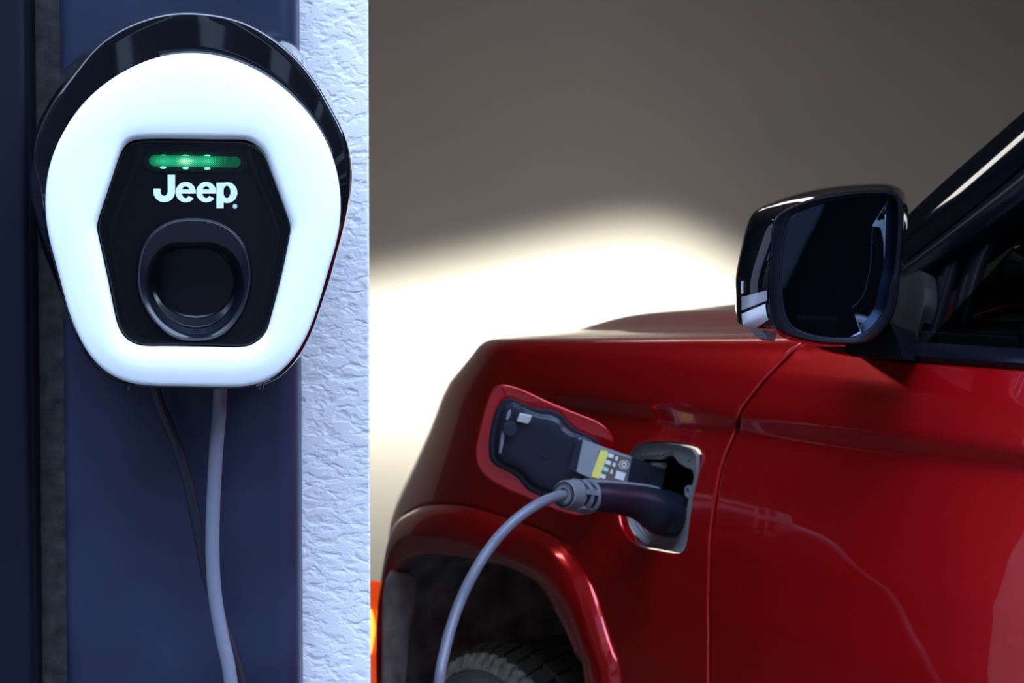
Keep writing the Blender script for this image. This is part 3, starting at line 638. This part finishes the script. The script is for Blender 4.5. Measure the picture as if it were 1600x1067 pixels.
cp = MB().loft([rl(rp - 0.0005, -0.004), rl(rp - 0.001, -rec + 0.003), rl(rp - 0.003, -rec + 0.0005), rl(rp - 0.006, -rec), rl(rp * 0.55 + rc * 0.45, -rec - 0.001), rl(rc + 0.005, -rec - 0.001), rl(rc + 0.004, -rec - 0.003), rl(rc + 0.002, -rec - 0.003), rl(rc, -rec - 0.003), rl(rc - 0.0015, -rec - 0.008)])
port_b = cp.build('charge_port', GREYP, carE, label='grey plastic charge port surround', sharp=35)
MB().loft([rl(rc - 0.001, -rec - 0.006), rl(rc - 0.002, -0.075), rl(rc * 0.02, -0.08)]).build('port_cavity', BLACK, port_b)
for (x, y) in ((1027, 708), (1075, 718), (996, 822), (1048, 842)):
    p = at_w(x, y, wbase - rec); MB().loft(tube([p - NV * 0.001, p + NV * 0.0012, p + NV * 0.0015], [0.0022, 0.0022, 0.001], 10), cap1=True).build('rivet', GREYP, port_b)
p = at_w(1078, 768, wbase - 0.03)
MB().loft([[p + 0.008 * math.cos(a) * SV + 0.009 * math.sin(a) * ZV + d_ * NV for a in np.linspace(0, 2 * math.pi, 16, endpoint=False)] for d_ in (-.02, .004)] + [[p + 0.0045 * math.cos(a) * SV + 0.0055 * math.sin(a) * ZV + d_ * NV for a in np.linspace(0, 2 * math.pi, 16, endpoint=False)] for d_ in (.004, -.015)]).build('hinge_pin', ARM, port_b)
p0_, p1_ = at_w(1018, 725, wbase - 0.025), at_w(1038, 727, wbase - 0.025)
MB().loft(tube([p0_, (p0_ + p1_) / 2, p1_], [0.004, 0.0045, 0.005], 12), cap0=True, cap1=True).build('lock_pin', GREYP, port_b)

# ---- charge port door
DN = np.array([-0.10, -1.0, -0.20]); DN /= np.linalg.norm(DN); DP = np.array([0.13, 2.93, 1.06])
def atd(px, py, lift=0.0): return on_plane(px, py, DP + DN * lift, DN)
D_OUT = [(788,601),(775,603),(766,614),(758,634),(749.5,665),(743,695),(742,714),(747,731),(758,745),(785,762),(832,782),(872,798),(905,806),(925,800),(935,780),(946,740),(957,702),(959,687),(952,673),(934,659),(900,645),(860,629),(828,614),(806,605)]
D_LIN = [(794.5,622),(782.5,629),(772,650),(765,683),(764.5,707),(768,720),(779,729),(797.5,738.5),(812,750),(824,764),(843,774),(872,780),(895,783),(912,775),(922,750),(936,698),(935,690),(922,681),(905,674),(888.7,661.5),(877.4,648),(860.5,640.4),(841,638.5),(820,632),(803,624)]
cdn = (850, 700); NB = 140
thd, rD = polar(D_OUT, cdn, NB); _, rLn = polar(D_LIN, cdn, NB)
def dl(r, lift): return [atd(cdn[0] + q * math.cos(a), cdn[1] + q * math.sin(a), lift) for a, q in zip(thd, r)]
pd = MB().loft([dl(rD * 0.3, -0.010), dl(rD * 0.8, -0.010), dl(rD - 3, -0.008), dl(rD - 0.8, -0.004), dl(rD, 0.000), dl(rD - 0.8, 0.0012), dl(rD - 2.5, 0.0018), dl(rD - 4.5, 0.0016), dl(rD - 7, 0.0011), dl(rLn * 0.85, 0.001), dl(rLn * 0.3, 0.001)], cap0=True, cap1=True).build('charge_port_door', RED, carE, label='open red charge port door', sharp=70)
MB().loft([dl(rLn + 0.5, 0.001), dl(rLn, 0.006), dl(rLn - 1.5, 0.0085), dl(rLn - 4, 0.009), dl(rLn - 6, 0.0085), dl(rLn - 8, 0.0085), dl(rLn - 10, 0.0095), dl(rLn - 13, 0.0150), dl(rLn - 16, 0.0165), dl(rLn * 0.5, 0.0165), dl(rLn * 0.1, 0.0165)], cap1=True).build('door_liner', LINER, pd, label='navy moulded plastic liner', sharp=50)
# ribs, clip, bump stop and square mark of the liner
rb = [atd(x, y, 0.018) for x, y in ((797, 641), (792, 655))]; MB().loft(tube([rb[0], (rb[0] + rb[1]) / 2, rb[1]], [0.0015, 0.003, 0.0022], 10), cap0=True, cap1=True).build('liner_rib', ARM, pd)
rb = [atd(x, y, 0.018) for x, y in ((788, 668), (781, 708))]; MB().loft(tube([rb[0], (rb[0] + rb[1]) / 2, rb[1]], [0.0025, 0.003, 0.0018], 10), cap0=True, cap1=True).build('liner_rib', ARM, pd)
MB().prism([atd(x, y, 0.017) for x, y in ((812, 645), (831, 649), (829, 655), (825, 660), (808, 656))], DN * 0.006).build('latch_tab', PALE, pd, smooth=False, label='pale grey latch tab')
q0 = atd(799, 664, 0.0)
MB().loft([[q0 + DN * (0.014 + h_) + r_ * (math.cos(a) * np.array([1, -.1, 0]) + math.sin(a) * ZV) for a in np.linspace(0, 2 * math.pi, 24, endpoint=False)] for r_, h_ in ((.0115, 0), (.0115, .006), (.010, .008), (.004, .0085))], cap1=True).build('bump_stop', LINER, pd)
sq = MB()
for (a, b_) in (((843, 698), (860, 706)), ((860, 706), (858, 717)), ((840, 709), (858, 718))):
    sq.loft(tube([atd(*a, 0.0165), atd((a[0] + b_[0]) / 2, (a[1] + b_[1]) / 2, 0.0165), atd(*b_, 0.0165)], 0.0007, 6), cap0=True, cap1=True)
sq.build('moulded_mark', BLACK, pd)
# swing arm with its label
AA = np.array(atd(892, 712, 0.022)); AB = np.array(at_w(1015, 748, wbase - 0.02))
ax_ = AB - AA; an_ = np.cross(ax_, ZV); an_ /= np.linalg.norm(an_); an_ = an_ if an_ @ (CAM - AA) > 0 else -an_
def ata(px, py, lift=0.0): return on_plane(px, py, AA + an_ * lift, an_)
MB().prism([ata(x, y) for x, y in ((905, 684), (921, 690), (960, 704), (988, 714), (978, 763), (930, 750), (890, 731), (896, 707))], an_ * 0.004).build('swing_arm', ARM, pd, label='grey swing arm with a warning label')
MB().prism([ata(x, y, -0.001) for x, y in ((986, 713), (1003, 719), (1040, 734), (1032, 772), (976, 763))], an_ * 0.005).build('hinge_link', HANDLE, pd)
MB().prism([ata(x, y, 0.0041) for x, y in ((889, 733), (896, 705), (903, 687), (911, 686), (901, 735))], an_ * 0.003).build('arm_flange', LINER, pd)
MB().prism([ata(x, y, 0.0046) for x, y in ((936, 704), (941, 702.5), (986, 717), (984, 728), (975, 762), (925, 748))], an_ * 0.0004).build('warning_label', LBROWN, pd, smooth=False)
MB().prism([ata(x, y, 0.0051) for x, y in ((938, 704), (941, 703), (950, 705), (950, 710), (936, 748), (925, 745), (925, 740))], an_ * 0.0003).build('label_band', YELLOW, pd, smooth=False)
for (x, y, w2, h2, mm) in ((954.5, 712, 8, 6, LWHITE), (950.5, 722.5, 8, 6, LWHITE), (946.5, 733, 8, 6, LGREEN), (942, 744, 8, 6, LWHITE), (963.5, 716, 4, 6, LWHITE), (959.5, 726, 4, 6, LWHITE), (955.5, 737, 3, 6, LWHITE), (969, 743, 14, 12, LWHITE)):
    MB().prism([ata(x + u * w2 / 2 - v * 0.28 * h2 / 2, y + v * h2 / 2 + u * .3 * w2 / 2, 0.0051) for u, v in ((-1, -1), (1, -1), (1, 1), (-1, 1))], an_ * 0.0003).build('label_print', mm, pd, smooth=False)
hx = [(975 + 9 * math.cos(a), 726 + 8 * math.sin(a)) for a in np.linspace(0, 2 * math.pi, 7)]; hi_ = [(975 + 7.8 * math.cos(a), 726 + 6.8 * math.sin(a)) for a in np.linspace(0, 2 * math.pi, 7)]
lbp = MB()
for A1, B1 in ((hx, hi_), (ell(975, 726, 4.3, 4.6, 0, 360, 20), ell(975, 726, 2.1, 2.4, 0, 360, 20))):
    n_ = len(A1); lbp.add([ata(x, y, 0.0054) for x, y in A1] + [ata(x, y, 0.0054) for x, y in B1], [(k, k + 1, n_ + k + 1, n_ + k) for k in range(n_ - 1)])
lbp.build('label_symbol', LWHITE, pd, smooth=False)

# ================================================================= CHARGING CONNECTOR + CABLE
con = thing('charging_connector', at_w(1000, 790, 0.06), 'dark handheld connector plugged into the red car, on a grey-blue cable', 'connector')
HP = [(1056, 806, -0.045, .036), (1050, 805, -0.02, .036), (1040, 802, 0.005, .036), (1028, 798, 0.025, .034), (1012, 790, 0.045, .0295), (994, 784, 0.065, .0260), (972, 780, 0.09, .0240), (948, 777.5, 0.118, .0232), (925, 776.5, 0.143, .0232), (914, 776, 0.155, .0225), (911, 776, 0.158, .018)]
hp = np.array([list(at_w(x, y, w_)) + [r] for x, y, w_, r in HP]); hq = catmull(hp, 50, False)
MB().loft(tube(hq[:, :3], hq[:, 3], 28, 0.92), cap0=True, cap1=True).build('handle', HANDLE, con, sharp=50)
seamp = catmull(hp[3:10], 40, False)
MB().loft(tube(seamp[:, :3] + np.outer(seamp[:, 3] * 0.90, ZV) , 0.0035, 8), cap0=True, cap1=True).build('handle_ridge', COLLAR, con)
cA = at_w(918, 776, 0.150); cB = at_w(880, 772, 0.205); cdir = (cB - cA); cl = np.linalg.norm(cdir); cdir /= cl
cu = np.cross(cdir, ZV); cu /= np.linalg.norm(cu); cv = np.cross(cu, cdir)
def ring(d_, r): return [cA + cdir * d_ + r * (math.cos(a) * cu + math.sin(a) * cv) for a in np.linspace(0, 2 * math.pi, 32, endpoint=False)]
MB().loft([ring(0, 0.0195), ring(cl * 0.95, 0.0165)], cap0=True, cap1=True).build('collar_core', HANDLE, con)
colb = MB()
for d0, d1, r0, r1 in ((0.0, 0.008, 0.0245, 0.0245), (0.018, 0.024, 0.0232, 0.0228), (0.034, cl, 0.0218, 0.0165)):
    colb.loft([ring(d0, r0 - 0.004), ring(d0, r0 - 0.001), ring(d0 + 0.001, r0), ring(d1 - 0.0025, (r0 + r1) / 2), ring(d1, r1 - 0.001), ring(d1, r1 - 0.004)])
colb.loft([ring(cl, 0.0155), ring(cl, 0.008)])
for k in range(5):
    a = math.radians(20 + 72 * k); dr = math.cos(a) * cu + math.sin(a) * cv; tn = -math.sin(a) * cu + math.cos(a) * cv
    colb.box(cA + cdir * 0.02 + dr * 0.0195, cdir * 0.019, tn * 0.0035, dr * 0.0036)
colb.build('strain_relief', COLLAR, con, sharp=40)
def cab(pts, nm, par, **kw):
    return MB().loft(tube(pts, 0.0073, 18), cap0=True, cap1=True).build(nm, CABLE, par, **kw)
CP = [(893,772.5,0.185),(878,773.5,0.207),(850,783,0.25),(820,801,0.285),(790,827,0.315),(764,858,0.34),(740,896,0.365),(720,937,0.385),(704,982,0.405),(694,1022,0.42),(686,1067,0.435)]
cpts = [at_w(x, y, w_) for x, y, w_ in CP]
e_ = cpts[-1]
cpts += [e_ + np.array([-0.012, -0.005, -0.12]), e_ + np.array([-0.02, -0.01, -0.35]), np.array([e_[0] - 0.03, e_[1] - 0.04, 0.10]), np.array([e_[0] - 0.05, e_[1] - 0.14, 0.012]), np.array([-0.10, 2.2, 0.010]), np.array([-0.08, 1.92, 0.010]), np.array([-0.18, 1.80, 0.010]), np.array([-0.27, 1.9, 0.012]), np.array([-0.285, 2.0, 0.10]), np.array([-0.283, 2.045, 0.3]), np.array([-0.283, 2.06, 0.5]), np.array([-0.282, 2.065, 0.68]), at(372, 1170, 2.068), at(369, 1120, 2.069)]
cpts += [at(x, y, Y) for x, y, Y in [(363,1085,2.07),(357,1040,2.072),(345,985,2.074),(335,920,2.076),(332,850,2.076),(334,770,2.075),(338,700,2.072),(342,650,2.07),(344,610,2.066),(344,590,2.064)]]
cab(sm3(cpts, 420), 'cable', con, label='long grey-blue charging cable')

# ================================================================= MIRROR
SM = 0.567
M_RIM = [(1213,338),(1240,322),(1280,309),(1330,301),(1375,299),(1398,303),(1409,316),(1411,345),(1408,400),(1403,450),(1397,485),(1385,508),(1368,526),(1345,536),(1300,537),(1262,532),(1225,521),(1208,505),(1203,480),(1202,430),(1205,385),(1208,355)]
M_GL = [(1238,337),(1262,325),(1300,313),(1345,307),(1378,305.5),(1393,308),(1401,317),(1402.5,345),(1400.5,378),(1397,420),(1391,443),(1382,484),(1365,509),(1345,523),(1327,528),(1290,527),(1256,519),(1236,507),(1226,488),(1221,455),(1220,415),(1224,375),(1231,350)]
mir = MB(); mc = (1310, 425); NM = 200
thm, rR = polar(M_RIM, mc, NM); _, rG = polar(M_GL, mc, NM)
MV = (SV + 0.10 * (-NV)); MV /= np.linalg.norm(MV); MP = at_s(1310, 425, SM)
def atm(px, py, d_): return on_plane(px, py, MP + MV * d_, MV)
def ml_(r, d_): return [atm(mc[0] + q * math.cos(a), mc[1] + q * math.sin(a), d_) for a, q in zip(thm, r)]
bezel = MB().loft([ml_(rR - 1, -0.022), ml_(rR + 0.5, -0.010), ml_(rR, -0.002), ml_(rR - 2.5, 0.0), ml_(rR * .6 + rG * .4, -0.0005), ml_(rG + 1.5, -0.002), ml_(rG - 0.5, -0.008), ml_(rG - 1.0, -0.012)])
mirE = bezel.build('side_mirror', TRIMK, carE, label='black side mirror with a blue-tinted glass', sharp=45)
MB().loft([ml_(rG - 0.5, -0.010), ml_(rG - 2.0, -0.0085), ml_(rG * 0.5, -0.0085), ml_(rG * 0.05, -0.0085)], cap1=True).build('mirror_glass', MIRROR, mirE, label='blue-tinted mirror glass')
# cap: silhouette sections forward of the bezel
M_CAP = [(1184,334),(1214,314),(1262,298),(1309,290),(1365,286),(1395,288),(1411,298),(1418,320),(1418,345),(1412,400),(1408,450),(1402,490),(1390,512),(1372,530),(1346,541),(1285,541),(1240,533),(1212,518),(1168,511),(1161,500),(1160,470),(1160,437),(1169,388)]
_, rCp = polar(M_CAP, mc, NM)
def mcap(u, d_):       # blend rim -> cap silhouette, then shrink inwards
    return rR * (1 - u) + rCp * u
cs = [ml_(rR + 1.5, -0.020), ml_(mcap(0.25, 0), -0.026), ml_(mcap(0.8, 0), -0.048), ml_(mcap(1.0, 0), -0.068)]
for k in range(1, 9):
    a = k / 8 * math.pi / 2; base = np.array(ml_(rCp, -0.068)); c_ = base.mean(0) + NV * -0.015
    cs.append(list(c_ + (base - c_) * math.cos(a) ** 0.75 + (-MV) * 0.058 * math.sin(a)) if k < 8 else [c_ + (b_ - c_) * 0.02 - MV * 0.058 for b_ in base])
MB().loft(cs, cap1=True).build('mirror_cap', GLOSSK, mirE, label='gloss black mirror cap', sharp=50)
ri = np.abs(thm) # indicator lens on the outboard side
def lens(name, pts, m_, d0=-0.074, t_=0.012):
    ring_ = [np.array(atm(x, y, d0)) for x, y in pts]; MB().prism(ring_, MV * t_).build(name, m_, mirE, smooth=False)
def band(name, y0, y1, m_, us):
    sel = [k for k, a in enumerate(thm) if a > 2.3 and y0 <= mc[1] + rCp[k] * math.sin(a) <= y1]; Ls = []
    for u in us:
        d_ = np.interp(u, [0, .25, .8, 1.0], [-.020, -.026, -.048, -.068]); rr = mcap(u, 0) + 1.5 + (1.5 if u == 0 else 0)
        full = ml_(rr, d_ + 0.002); Ls.append([full[k] for k in sel])
    MB().loft(Ls, closed=False).build(name, m_, mirE)
band('turn_signal', 485, 514, CLEAR, (0.12, 0.25, 0.5, 0.8, 1.0)); band('signal_strip', 463, 486, GREYL, (0.05, 0.25, 0.5, 0.8, 1.0)); band('signal_strip', 436, 463, CLEAR, (0.92, 1.0))
lens('puddle_lamp', [(1172,514),(1196,518),(1192,532),(1182,528)], GREYL, -0.07, 0.02)
# foot joining mirror and door
f0 = [at_w(x, y, 0.03) for x, y in ((1300, 536), (1392, 505), (1412, 560), (1330, 556))]
f1 = [at_w(x, y, -0.05) for x, y in ((1340, 532), (1430, 520), (1440, 566), (1350, 560))]
MB().frustum(f0, f1).build('mirror_foot', TRIMK, mirE)

# ================================================================= GREENHOUSE
def wg(z): return -0.045 - 0.33 * (z - 1.2)
GNV = NV + 0.33 * ZV; GNV /= np.linalg.norm(GNV); G0 = P0 + NV * -0.045 + ZV * 1.2
def atg(px, py, d_=0.0): return on_plane(px, py, G0 + GNV * d_, GNV)
def bar(name, e1, e2, m_, bulge, wrap=0.03, n_=40, base=0.0, label=None):
    a = catmull(e1, n_, False); b_ = catmull(e2, n_, False); Ls = []
    Ls.append([atg(*p, base) - GNV * wrap for p in a])
    for k in range(13):
        u = k / 12; Ls.append([atg(*(p * (1 - u) + q * u), base) + GNV * bulge * (math.sin(math.pi * u) ** 0.8) for p, q in zip(a, b_)])
    Ls.append([atg(*p, base) - GNV * wrap for p in b_])
    return MB().loft(Ls, closed=False).build(name, m_, carE, sharp=70, label=label)
bar('windscreen_pillar', [(1375,376),(1415,339),(1470,288),(1535,231),(1600,174),(1720,69)], [(1380,440),(1415,408),(1470,365),(1535,312),(1600,256),(1720,150)], GLOSSK, 0.0036, 0.10, label='gloss black windscreen pillar')
bar('window_frame', [(1402,420),(1450,384),(1500,344),(1600,262),(1720,160)], [(1404,452),(1450,420),(1500,385),(1600,312),(1720,215)], TRIMK, 0.010, 0.03, base=-0.006)
bar('window_frame', [(1510,320),(1472,400),(1450,470),(1428,553)], [(1534,310),(1496,400),(1474,470),(1450,553)], TRIMK, 0.004, 0.01, base=-0.022)
bar('window_frame', [(1585,270),(1520,380),(1494,460),(1470,553)], [(1610,262),(1545,385),(1518,460),(1498,553)], TRIMK, 0.004, 0.01, base=-0.034)
bar('mirror_sail', [(1400,440),(1420,430),(1442,425),(1446,470),(1436,500)], [(1400,560),(1412,560),(1425,560),(1430,560),(1436,560)], BLACK, 0.003, 0.02, base=0.002)
# waist trim along the top of the door
bb = catmull(belt, 60, False); bP = F(bb[:, 0], bb[:, 1]); bN = FN(bb[:, 0], bb[:, 1])
MB().loft([bP - bN * 0.012, bP - bN * 0.001 + ZV * 0.001, bP + bN * 0.003 + ZV * 0.006, bP + ZV * 0.012 , bP + ZV * 0.020 - NV * 0.008, bP + ZV * 0.022 - NV * 0.03, bP - NV * 0.05], closed=False).build('waist_trim', TRIMK, carE)
# door glass, windscreen
gp = [(0.42, 1.20), (0.62, 1.42), (1.02, 1.68), (1.9, 1.74), (1.9, 1.22)]
gl_ = [car(s, wg(z) - 0.012, z) for s, z in gp]
MB().prism(gl_, -GNV * 0.004).build('side_glass', GLASS, carE, smooth=False)
ws = [car(0.33, -0.12, 1.27), car(1.02, -0.30, 1.72), car(1.02, -1.50, 1.72), car(0.33, -1.68, 1.27)]
MB().prism(ws, np.array([0, 0, 0.004])).build('windscreen', GLASS, carE, smooth=False)
# roof, far side, dashboard, inner door, seats
MB().prism([car(s, w_, z) for s, w_, z in ((1.0, -0.24, 1.74), (1.0, -1.56, 1.74), (2.3, -1.56, 1.77), (2.3, -0.24, 1.77))], np.array([0, 0, -0.05])).build('roof', BLACK, carE, smooth=False)
MB().prism([car(s, -1.74, z) for s, z in ((-0.9, 0.4), (2.3, 0.4), (2.3, 1.2), (-0.9, 1.2))], -NV * 0.04).build('far_side', RED, carE, smooth=False)
MB().prism([car(s, w_, z) for s, w_, z in ((0.35, -1.72, 1.2), (3.75, -1.72, 1.22), (3.6, -1.56, 1.72), (1.0, -1.56, 1.72))], -NV * 0.004).build('far_glass', GLASS, carE, smooth=False)
for s0_, s1_ in ((1.25, 1.35), (2.2, 2.3)):
    MB().prism([car(s0_, -1.72, 1.2), car(s1_, -1.72, 1.2), car(s1_, -1.56, 1.75), car(s0_, -1.56, 1.75)], SV * 0.02 + -NV * 0.03).build('far_pillar', BLACK, carE, smooth=False)
MB().prism([car(0.25, -0.08, 1.27), car(0.62, -0.08, 1.27), car(0.70, -0.08, 1.10), car(0.62, -0.08, 0.7), (car(0.25, -0.08, 0.7))], -NV * 1.6).build('dashboard', BLACK, carE, smooth=False)
MB().prism([car(0.45, -0.07, 0.42), car(2.3, -0.07, 0.42), car(2.3, -0.07, 1.19), car(0.45, -0.07, 1.215)], -NV * 0.04).build('door_card', SEAT, carE, smooth=False)
MB().prism([car(0.2, -0.03, 0.35), car(2.3, -0.03, 0.35), car(2.3, -1.7, 0.35), car(0.2, -1.7, 0.35)], ZV * 0.05).build('car_floor', BLACK, carE, smooth=False)
def rbox(c, hx_, hy_, hz_, tilt=0.0):
    Ls = []
    for k in range(9):
        v = -1 + k / 4; sc_ = (1 - abs(v) ** 5) ** 0.5 if abs(v) < 1 else 0.55; sc_ = max(sc_, 0.55); Lp = []
        for a in np.linspace(0, 2 * math.pi, 24, endpoint=False):
            ca, sa = math.cos(a), math.sin(a); e2 = 0.45
            Lp.append(car(c[0] + tilt * v * hz_ + hx_ * sc_ * np.sign(ca) * abs(ca) ** e2, c[1] + hy_ * sc_ * np.sign(sa) * abs(sa) ** e2, c[2] + hz_ * v))
        Ls.append(Lp)
    return Ls
MB().prism([car(s, w_, z) for s, w_, z in ((2.2, -0.24, 1.77), (2.2, -1.56, 1.77), (3.7, -1.5, 1.72), (3.7, -0.3, 1.72))], np.array([0, 0, -0.05])).build('roof_rear', BLACK, carE, smooth=False)
MB().prism([car(s, -1.74, z) for s, z in ((2.3, 0.4), (3.8, 0.4), (3.8, 1.22), (2.3, 1.2))], -NV * 0.04).build('far_side', RED, carE, smooth=False)
MB().prism([car(3.8, w_, z) for w_, z in ((-0.05, 0.4), (-0.05, 1.3), (-1.74, 1.3), (-1.74, 0.4))], SV * 0.04).build('tailgate', RED, carE, smooth=False)
MB().prism([car(s, w_, z) for s, w_, z in ((3.3, -0.15, 1.25), (3.75, -0.15, 1.25), (3.7, -0.3, 1.72), (3.1, -0.24, 1.72))], -NV * 0.05).build('rear_pillar', BLACK, carE, smooth=False)
for s0_ in (1.5, 2.45):
    MB().prism([car(s0_, -0.05, 1.2), car(s0_ + 0.16, -0.05, 1.2), car(s0_ + 0.12, -0.24, 1.75), car(s0_ + 0.02, -0.24, 1.75)], -NV * 0.06).build('door_pillar', BLACK, carE, smooth=False)
MB().prism([car(1.25, 0.0, 0.42), car(2.45, 0.0, 0.42), car(2.45, 0.0, 1.15), car(2.45, -0.04, 1.22), car(1.25, -0.04, 1.22), car(1.25, 0.0, 1.15)], -NV * 0.03).build('rear_door', RED, carE, smooth=False)
MB().prism([car(2.45, 0.0, 0.9), car(3.8, -0.04, 0.9), car(3.8, -0.10, 1.28), car(2.45, -0.05, 1.22)], -NV * 0.03).build('rear_quarter', RED, carE, smooth=False)
MB().loft(rbox((2.45, -0.85, 1.0), 0.08, 0.68, 0.32, 0.2), cap0=True, cap1=True).build('rear_bench', SEAT, carE)
for wv in (-0.45, -1.25):
    st = MB().loft(rbox((1.12, wv, 0.68), 0.26, 0.25, 0.10), cap0=True, cap1=True).build('seat', SEAT, carE)
    MB().loft(rbox((1.42, wv, 1.05), 0.07, 0.24, 0.33, 0.25), cap0=True, cap1=True).build('seat_back', SEAT, st)
    MB().loft(rbox((1.54, wv, 1.49), 0.05, 0.13, 0.09, 0.1), cap0=True, cap1=True).build('headrest', SEAT, st)
stw = car(0.86, -0.47, 1.10)
MB().loft([[stw + (0.18 + 0.015 * math.cos(b_)) * (math.cos(a) * NV + math.sin(a) * (ZV * .93 - SV * .36)) + 0.015 * math.sin(b_) * (SV * .93 + ZV * .36) for a in np.linspace(0, 2 * math.pi, 40, endpoint=False)] for b_ in np.linspace(0, 2 * math.pi, 11)]).build('steering_wheel', SEAT, carE)
